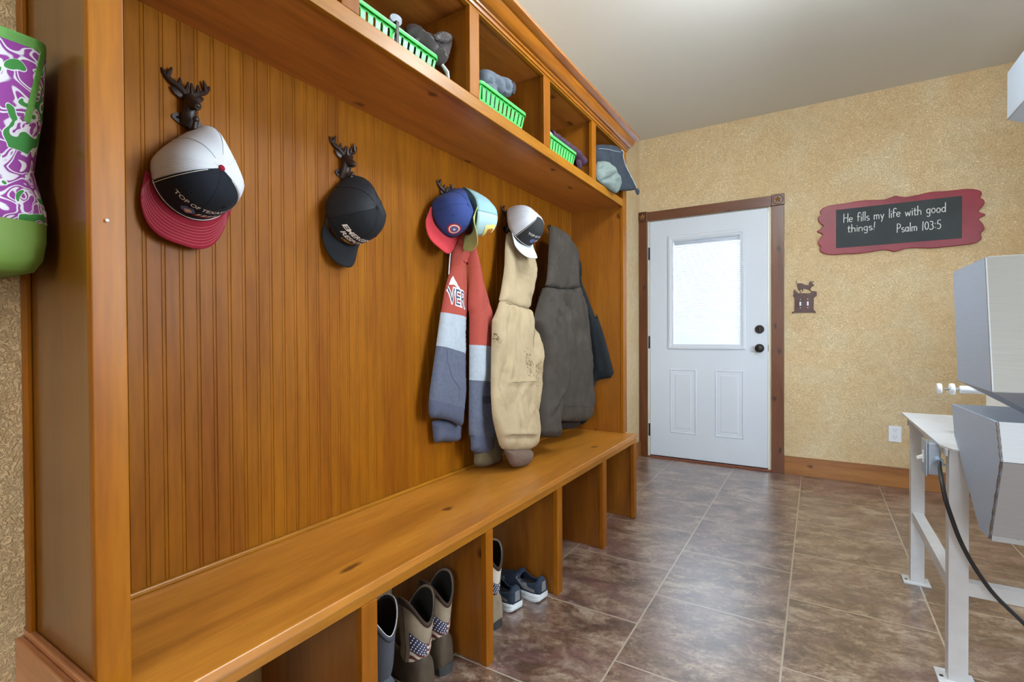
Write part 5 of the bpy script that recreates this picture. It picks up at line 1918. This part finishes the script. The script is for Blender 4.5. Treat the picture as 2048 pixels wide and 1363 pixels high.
# ================================================================== CHALKBOARD SIGN
sg = thing('chalkboard_sign', (1.70, -.012, 1.63), 'small chalkboard in a wavy raspberry-red wooden board with a chalked psalm verse', 'sign')
SIGN = [(1.234,1.817),(1.267,1.835),(1.28,1.856),(1.26,1.871),(1.244,1.899),(1.244,1.921),(1.264,1.936),(1.255,1.955),(1.267,1.979),(1.304,1.996),(1.355,2.0),(1.427,2.0),(1.483,2.006),(1.545,2.004),(1.633,1.993),(1.673,2.003),(1.699,2.013),(1.725,2.001),(1.757,1.993),(1.814,1.998),(1.889,2.009),(1.98,2.001),(2.063,2.002),(2.109,1.992),(2.138,1.975),(2.142,1.955),(2.13,1.933),(2.152,1.919),(2.155,1.892),(2.141,1.871),(2.121,1.847),(2.167,1.821),(2.122,1.799),(2.144,1.772),(2.156,1.736),(2.15,1.718),(2.132,1.705),(2.143,1.684),(2.139,1.662),(2.111,1.644),(2.064,1.639),(1.982,1.635),(1.89,1.632),(1.815,1.642),(1.758,1.645),(1.719,1.632),(1.693,1.626),(1.674,1.636),(1.634,1.647),(1.546,1.636),(1.477,1.633),(1.42,1.638),(1.356,1.636),(1.305,1.642),(1.264,1.661),(1.254,1.684),(1.264,1.705),(1.245,1.724),(1.244,1.746),(1.264,1.775),(1.276,1.795)]
MB().prism([tuple(p) for p in smooth_loop([Vector(p) for p in SIGN])], lambda a, b, d: (a, d, b), -.020, -.002).build('wavy_board', M_BRED, sg, False, .004)
MB().box(1.356, 2.044, -.0225, -.019, 1.683, 1.958).build('chalkboard_panel', M_CHALKB, sg, False)
# hand lettering: every glyph is a set of strokes on a 1-high grid
arc = lambda cx, cy, rx, ry, a0, a1, n=10: [(cx + rx * math.cos(R(a0 + (a1 - a0) * k / n)), cy + ry * math.sin(R(a0 + (a1 - a0) * k / n))) for k in range(n + 1)]
G = {
    'H': (.50, [[(.02, 1), (.0, 0)], [(.40, 1.02), (.38, 0)], [(.0, .5), (.40, .52)]]),
    'e': (.42, [[(.03, .27), (.32, .30)] + arc(.18, .27, .16, .25, 8, 320)]),
    'f': (.34, [arc(.22, .82, .12, .16, 10, 180, 6) + [(.10, .0)], [(.0, .5), (.26, .52)]]),
    'i': (.16, [[(.06, .5), (.06, 0)], [(.06, .70), (.065, .73)]]),
    'l': (.18, [[(.07, 1), (.06, 0)]]),
    's': (.34, [arc(.15, .37, .12, .12, 40, 270, 8) + arc(.15, .12, .13, .12, 90, -150, 8)]),
    'm': (.60, [[(.04, .5), (.04, 0)], [(.04, .34)] + arc(.15, .34, .11, .16, 170, 0, 6) + [(.26, 0)], [(.26, .34)] + arc(.37, .34, .11, .16, 170, 0, 6) + [(.48, 0)]]),
    'y': (.40, [[(.03, .5), (.15, .06)], [(.31, .5), (.10, -.32)]]),
    'w': (.56, [[(.02, .5), (.12, .02), (.24, .42), (.36, .02), (.47, .52)]]),
    't': (.32, [[(.12, .80), (.11, .05), (.18, .0), (.24, .05)], [(.0, .52), (.25, .54)]]),
    'h': (.42, [[(.04, 1), (.04, 0)], [(.04, .30)] + arc(.18, .32, .13, .18, 170, 0, 6) + [(.31, 0)]]),
    'g': (.42, [arc(.17, .27, .14, .23, 30, 390, 14), [(.31, .5), (.30, -.15)] + arc(.17, -.16, .13, .16, 0, -150, 6)]),
    'o': (.42, [arc(.17, .26, .15, .25, 90, 450, 14)]),
    'd': (.42, [arc(.16, .25, .14, .24, 30, 390, 14), [(.31, 1), (.31, 0)]]),
    'n': (.42, [[(.04, .5), (.04, 0)], [(.04, .32)] + arc(.18, .33, .13, .17, 170, 0, 6) + [(.31, 0)]]),
    '!': (.26, [[(.14, 1), (.09, .28)], [(.07, .05), (.075, .02)]]),
    'P': (.44, [[(.05, 1), (.03, 0)], [(.03, .96)] + arc(.10, .72, .25, .26, 85, -95, 10)]),
    'a': (.42, [arc(.17, .25, .14, .24, 30, 390, 14), [(.31, .5), (.31, .0)]]),
    '1': (.26, [[(.13, .98), (.09, 0)]]),
    '0': (.46, [arc(.20, .46, .16, .42, 90, 450, 16)]),
    '3': (.42, [arc(.15, .70, .15, .20, 140, -80, 8) + arc(.15, .25, .18, .26, 85, -150, 10)]),
    ':': (.24, [[(.09, .60), (.095, .63)], [(.09, .16), (.095, .19)]]),
    '5': (.44, [[(.34, .98), (.08, .96), (.05, .56)] + arc(.16, .30, .18, .28, 115, -140, 10)]),
    ' ': (.34, []),
}


def chalk(name, s, x0, x1, zb, size, rise=0.0):
    adv = sum(G[c][0] for c in s) - .08
    k = (x1 - x0) / adv
    mb = MB()
    x = x0
    rs = random.Random(len(s))
    for c in s:
        w, strokes = G[c]
        dz = rs.uniform(-.0015, .0015)
        for st in strokes:
            pts = [(x + a * k, -.0232, zb + b * size + dz + rise * (x - x0)) for a, b in st]
            if len(pts) == 2 and (Vector(pts[0]) - Vector(pts[1])).length < .006:
                mb.ball(pts[0], .0028, .0008, .0028, 8)
            elif len(pts) <= 5:
                for q0, q1 in zip(pts, pts[1:]):
                    mb.tube([q0, q1], .0023, 6)
                    mb.ball(q1, .0023, .0015, .0023, 6)
            else:
                mb.tube(pts, .0023, 6)
        x += w * k
    mb.build(name, M_CHALK, sg, True)


chalk('chalk_lettering', 'He fills my life with good', 1.402, 1.963, 1.861, .062, .006)
chalk('chalk_lettering', 'things!', 1.424, 1.586, 1.790, .056, .01)
chalk('chalk_lettering', 'Psalm 103:5', 1.706, 1.939, 1.757, .060)

# ================================================================== DEER SWITCH PLATE, OUTLET
DEER = [(1.101,1.464),(1.106,1.464),(1.111,1.444),(1.138,1.444),(1.164,1.43),(1.188,1.427),(1.183,1.443),(1.191,1.438),(1.19,1.45),(1.197,1.461),(1.198,1.45),(1.202,1.447),(1.206,1.46),(1.209,1.449),(1.22,1.457),(1.219,1.45),(1.206,1.443),(1.22,1.427),(1.219,1.419),(1.209,1.419),(1.195,1.396),(1.213,1.38),(1.223,1.381),(1.238,1.374),(1.237,1.345),(1.219,1.332),(1.218,1.242),(1.23,1.231),(1.232,1.217),(1.214,1.222),(1.095,1.225),(1.076,1.216),(1.078,1.23),(1.094,1.235),(1.095,1.334),(1.084,1.354),(1.093,1.371),(1.083,1.382),(1.094,1.379),(1.09,1.39),(1.094,1.404),(1.099,1.387),(1.105,1.398),(1.102,1.381),(1.112,1.383),(1.112,1.372),(1.136,1.368),(1.137,1.377),(1.13,1.38),(1.133,1.388),(1.13,1.399),(1.115,1.398),(1.115,1.411),(1.111,1.422),(1.112,1.436)]
sw = thing('light_switch', (1.157, -.006, 1.216), 'dark metal double light switch plate topped by a running deer silhouette', 'light switch')
k0 = DEER.index((1.195, 1.396))
k1 = DEER.index((1.213, 1.38))
k2 = DEER.index((1.112, 1.372))
k3 = DEER.index((1.115, 1.398))
deer = DEER[:k0 + 1] + [(1.185, 1.394), (1.165, 1.400), (1.150, 1.403), (1.135, 1.400)] + DEER[k3:]
plate = DEER[k1:k2 + 1] + [(1.137, 1.370), (1.160, 1.368), (1.190, 1.366), (1.202, 1.372)]
pm = MB()
for outl in (deer, plate):
    geo = poly_geo(outl, .006)
    nb = len(geo[0])
    pm.add([(a, -.0078, b) for a, b in geo[0]] + [(a, -.0052, b) for a, b in geo[0]], [tuple(f) for f in geo[1]] + [tuple(nb + i for i in reversed(f)) for f in geo[1]])
for q in ([(1.131, 1.402), (1.129, 1.388), (1.136, 1.377), (1.134, 1.368)], [(1.143, 1.402), (1.150, 1.392), (1.146, 1.384)], [(1.186, 1.398), (1.199, 1.385), (1.210, 1.378)], [(1.190, 1.398), (1.204, 1.378), (1.205, 1.370)], [(1.120, 1.402), (1.122, 1.396)]):
    pm.tube([(a, -.0065, b) for a, b in q], [.0042, .0026, .0020, .0018][:len(q)], 6)
pm.build('deer_plate', M_STEEL_DARK, sw, False)
MB().box(1.104, 1.209, -.006, 0, 1.235, 1.335).build('switch_box', M_STEEL_DARK, sw, False)
for x in (1.132, 1.180):
    t = MB().box(x - .0055, x + .0055, -.0095, -.006, 1.276, 1.305).build('toggle', M_OUTLET, sw, False)
    MB().box(x - .004, x + .004, -.020, -.009, 1.288, 1.301).build('lever', M_OUTLET, t, False, .001)
    for z in (1.323, 1.261):
        MB().ball((x, -.0085, z), .0034, .0015, .0034, 8).build('screw', M_OUTLET, sw, True)
ot = thing('wall_outlet', (1.701, -.004, .312), 'white duplex electrical outlet low on the tan wall left of the white machine stand', 'outlet')
MB().box(1.665, 1.737, -.007, 0, .312, .424).build('cover_plate', M_OUTLET, ot, False, .003)
for z in (.392, .344):
    rc = MB().prism([(1.701 + .017 * math.cos(2 * math.pi * k / 20), z + max(-.0135, min(.0135, .017 * math.sin(2 * math.pi * k / 20)))) for k in range(20)], lambda a, b, d: (a, d, b), -.0095, -.006).build('receptacle', M_OUTLET, ot, False)
    sl = MB().box(1.6935, 1.6955, -.0102, -.0094, z - .001, z + .007).box(1.7065, 1.7085, -.0102, -.0094, z - .001, z + .007)
    sl.disc((1.701, -.0094, z - .008), (0, -1, 0), .0022, .0008, 10)
    sl.build('slots', M_BLACK, rc, False)

# ================================================================== STAINLESS MACHINE ON ITS WHITE STAND
mc = thing('food_processing_machine', (1.9, -1.95, 0), 'stainless machine with tall hopper and open trough on a white steel stand at right', 'machine')
ZP = .715
# stand
tp = [(1.556, -1.560), (1.565, -2.310), (1.585, -2.372), (2.24, -2.372), (2.24, -1.560)]
MB().prism(tp, lambda a, b, d: (a, b, d), ZP - .006, ZP).build('stand_top', M_WHITE_MET, mc, False)
MB().box(1.572, 2.235, -1.600, -1.594, ZP - .05, ZP - .006).box(1.572, 1.578, -2.35, -1.60, ZP - .026, ZP - .006).build('top_skirt', M_WHITE_MET, mc, False)


def angle_leg(x, y, sx, sy, label=None):
    lg = MB()
    w, t = .046, .005
    # L-shaped angle iron
    L = [(0, 0), (w, 0), (w, t), (t, t), (t, w), (0, w)]
    lg.prism([(x + sx * a, y + sy * b) for a, b in L], lambda a, b, d: (a, b, d), .006, ZP - .006)
    lo = lg.build('leg', M_WHITE_MET, mc, False)
    fp = MB().box(*sorted((x - sx * .026, x + sx * .066)), *sorted((y - sy * .022, y + sy * .060)), 0, .006)
    f = fp.build('foot_plate', M_WHITE_MET, lo, False, .001)
    MB().disc((x - sx * .014, y + sy * .014, .006), (0, 0, 1), .0055, .0006, 14).build('bolt_hole', M_SCREW, f, False)


angle_leg(1.580, -1.640, 1, 1)
angle_leg(1.580, -2.352, 1, 1)
angle_leg(2.225, -1.600, -1, -1)
angle_leg(2.225, -2.352, -1, 1)
MB().prism([(-1.636, ZP - .006), (-1.560, ZP - .006), (-1.636, ZP - .10)], lambda a, b, d: (d, a, b), 1.578, 1.582).build('gusset', M_WHITE_MET, mc, False)
MB().prism([(1.586, .262), (1.590, .262), (1.590, .298), (1.622, .298), (1.622, .302), (1.586, .302)], lambda a, b, d: (a, d, b), -2.346, -1.60).build('side_rail', M_WHITE_MET, mc, False)
MB().prism([(-2.346, .272), (-2.342, .272), (-2.342, .308), (-2.312, .308), (-2.312, .312), (-2.346, .312)], lambda a, b, d: (d, a, b), 1.60, 2.21).build('front_rail', M_WHITE_MET, mc, False)
# switch box under the top, by the front leg
cbx = MB().box(1.543, 1.578, -2.250, -2.182, .604, .708).build('switch_box', M_GALV, mc, False, .004)
cvp = MB().box(1.5385, 1.5435, -2.256, -2.176, .600, .712).build('cover_plate', M_GALV, cbx, False, .001)
MB().box(1.5355, 1.539, -2.222, -2.210, .638, .676).build('toggle_plate', M_WHITE_PL, cvp if False else cbx, False)
MB().prism([(1.537, .650), (1.537, .662), (1.520, .654), (1.521, .645)], lambda a, b, d: (a, d, b), -2.221, -2.211).build('toggle', M_WHITE_PL, cbx, False, .001)
cn = MB().disc((1.5705, -2.250, .654), (0, -1, 0), .012, .012, 18)
cn.disc((1.5705, -2.262, .654), (0, -1, 0), .0095, .016, 12)
cn.box(1.556, 1.585, -2.272, -2.266, .642, .648)
cn.build('cable_clamp', M_GALV, cbx, True)
cpts = [(1.5705, -2.262, .654), (1.566, -2.30, .655), (1.560, -2.34, .645), (1.557, -2.39, .620), (1.560, -2.42, .575), (1.576, -2.42, .515), (1.592, -2.42, .463), (1.612, -2.42, .415), (1.640, -2.42, .362), (1.672, -2.42, .315), (1.728, -2.42, .256), (1.80, -2.42, .17), (1.90, -2.42, .08), (2.05, -2.42, .010), (2.3, -2.42, .008)]
# smooth the cord through its points
sp_ = []
for i in range(len(cpts) - 1):
    p0, p1, p2, p3 = (Vector(cpts[max(0, min(len(cpts) - 1, i + k))]) for k in (-1, 0, 1, 2))
    for k in range(6):
        t = k / 6
        sp_.append(.5 * ((2 * p1) + (p2 - p0) * t + (2 * p0 - 5 * p1 + 4 * p2 - p3) * t * t + (3 * p1 - p0 - 3 * p2 + p3) * t ** 3))
sp_.append(Vector(cpts[-1]))
MB().tube(sp_, .0058, 10).build('power_cord', M_RUBBER, mc, True)
# trough: open stainless tub, side profile (y, z)
X0, X1 = 1.600, 2.12
TR = [(-2.270, .840), (-2.727, .852), (-2.759, .764), (-2.671, .556), (-2.588, .550), (-2.305, .747)]
tr = MB()
th = .004
tr.prism(TR, lambda a, b, d: (d, a, b), X0, X0 + th)


def sheet_strip(mb, path, x0, x1, t=.003):
    for (a, b), (c, d) in zip(path, path[1:]):
        n = Vector((d - b, -(c - a)))
        n = n.normalized() * t
        q = [(a, b), (c, d), (c + n.x, d + n.y), (a + n.x, b + n.y)]
        mb.prism(q, lambda p, r, e: (e, p, r), x0, x1)


tro = tr.build('trough', M_STAIN, mc, False)
MB().prism(TR, lambda a, b, d: (d, a, b), X1 - th, X1).build('trough_side', M_STAIN, tro, False)
fr_ = MB()
sheet_strip(fr_, TR[1:3], X0 + th, X1 - th)
fr_.build('trough_front', M_STAIN2, tro, False)
fr_ = MB()
sheet_strip(fr_, TR[2:4], X0 + th, X1 - th)
fr_.build('trough_slope', M_STAIN2, tro, False)
fr_ = MB()
sheet_strip(fr_, TR[3:6] + TR[:1], X0 + th, X1 - th)
fr_.build('trough_back', M_STAIN2, tro, False)
MB().box(X0 + th, X1 - th, -2.678, -2.668, .552, .592).build('trough_lip', M_STAIN2, tro, False)
MB().disc((1.650, -2.6765, .570), (0, -1, 0), .005, .002, 14).build('drain_hole', M_BLACK, tro, False)
wl = MB()
for k in range(len(TR[1:4]) - 1):
    a, b = Vector(TR[1 + k]), Vector(TR[2 + k])
    wl.tube([(X0 + .001, *(a.lerp(b, t / 14))) for t in range(15)], [.0022 + .0008 * math.sin(t * 2.3) for t in range(15)], 6)
wl.build('weld_seam', M_WELD, tro, True)
# hopper box and its inverted funnel
hp = MB()
hx0, hx1 = 1.600, 2.16
front = lambda z: -2.634 - .193 * (1.254 - z)
backy = lambda z: -2.285 - .210 * (1.254 - z)
ring = lambda z, x0, x1, y0, y1: [(x0, y0, z), (x1, y0, z), (x1, y1, z), (x0, y1, z)]
hp.loft([ring(1.254, hx0, hx1, front(1.254), backy(1.254)), ring(.921, hx0, hx1, front(.921), backy(.921))], False, False)
hp.f.pop(0)
hp.mi.pop(0)
hpo = hp.build('hopper', M_STAIN, mc, False, solid=.003)
MB().add([(hx0, front(1.254), 1.254), (hx1, front(1.254), 1.254), (hx1, front(.921), .921), (hx0, front(.921), .921)], [(0, 1, 2, 3)]).build('hopper_front', M_STAINF, hpo, False, solid=.003)
fl_ = MB().box(hx0 + .002, hx1 - .002, front(1.254) - .0015, front(1.254) + .012, 1.246, 1.2555)
fl_.build('folded_rim', M_STAIN2, hpo, False, .001)
fp_ = MB()
fp_.tube([(hx0 - .0005, front(z), z) for z in (1.252, 1.1, .923)], .0024, 6)
fp_.build('corner_seam', M_STAIN2, hpo, True)
fn_ = MB()
fn_.loft([ring(.921, hx0, hx1, front(.921), backy(.921)), ring(.800, 1.79, 1.96, -2.60, -2.44)], False, False)
fn_.build('funnel', M_STAIN2, hpo, False, solid=.003)
hd_ = MB().disc((1.875, -2.52, .700), (0, 0, 1), .085, .11, 26)
hd_.disc((1.875, -2.60, .75), (0, 1, 0), .07, .30, 26)
hd_.build('grinder_head', M_STAIN2, mc, True)
MB().box(1.80, 2.12, -2.26, -1.70, ZP, .90).build('motor_housing', M_WHITE_PL, mc, False, .015)
# white roller knobs on a shaft
kn_ = MB().tube([(1.620, -2.05, .868), (1.82, -2.05, .868)], .0042, 10).build('shaft', M_STAIN2, mc, True)
for x, r in ((1.597, .0185), (1.632, .0195)):
    MB().disc((x, -2.05, .868), (1, 0, 0), r, .014, 24).build('knob', M_WHITE_PL, kn_, False, .003)
MB().disc((1.660, -2.05, .868), (1, 0, 0), .013, .15, 20).build('bushing', M_WHITE_PL, kn_, True)

# ================================================================== STEEL HOOD HIGH AT THE RIGHT
vh = thing('steel_hood', (2.3, -2.0, 1.84), 'pale stainless steel hood corner high at the right edge of the photo', 'hood')
HPf = [(1.918, 2.155), (1.918, 1.957), (2.10, 1.870), (2.45, 1.870), (2.45, 2.155)]
MB().prism(HPf, lambda a, b, d: (a, d, b), -2.55, -1.45).build('hood_shell', M_HOOD, vh, False, .002)
MB().tube([(1.918, -2.55, 1.957), (1.918, -1.45, 1.957)], .003, 8).build('bottom_edge', M_STAIN2, vh, True)
MB().box(2.10, 2.35, -2.2, -1.8, 2.155, H).build('flue', M_STAIN, vh, False)

# ================================================================== ADDED FILL LAMPS (unseen, above and behind the view)
for x, y, lab, gm in ((1.20, -2.35, 'unseen white globe lamp added for fill above the middle of the room', M_FILL_LAMP), (1.45, -5.0, 'unseen white globe lamp added for fill above the entrance end of the room', M_FILL_LAMP2)):
    lp = thing('fill_pendant_lamp', (x, y, 2.29), lab, 'lamp', 'added globe fill lamps')
    MB().disc((x, y, H), (0, 0, -1), .06, .02, 28).build('ceiling_rose', M_BRONZE, lp, True)
    MB().tube([(x, y, H - .02), (x, y, 2.60)], .006, 10).build('stem', M_BRONZE, lp, True)
    MB().disc((x, y, 2.61), (0, 0, -1), .05, .03, 24).build('lamp_holder', M_BRONZE, lp, True)
    MB().ball((x, y, 2.44), .15, seg=28).build('globe', gm, lp, True)
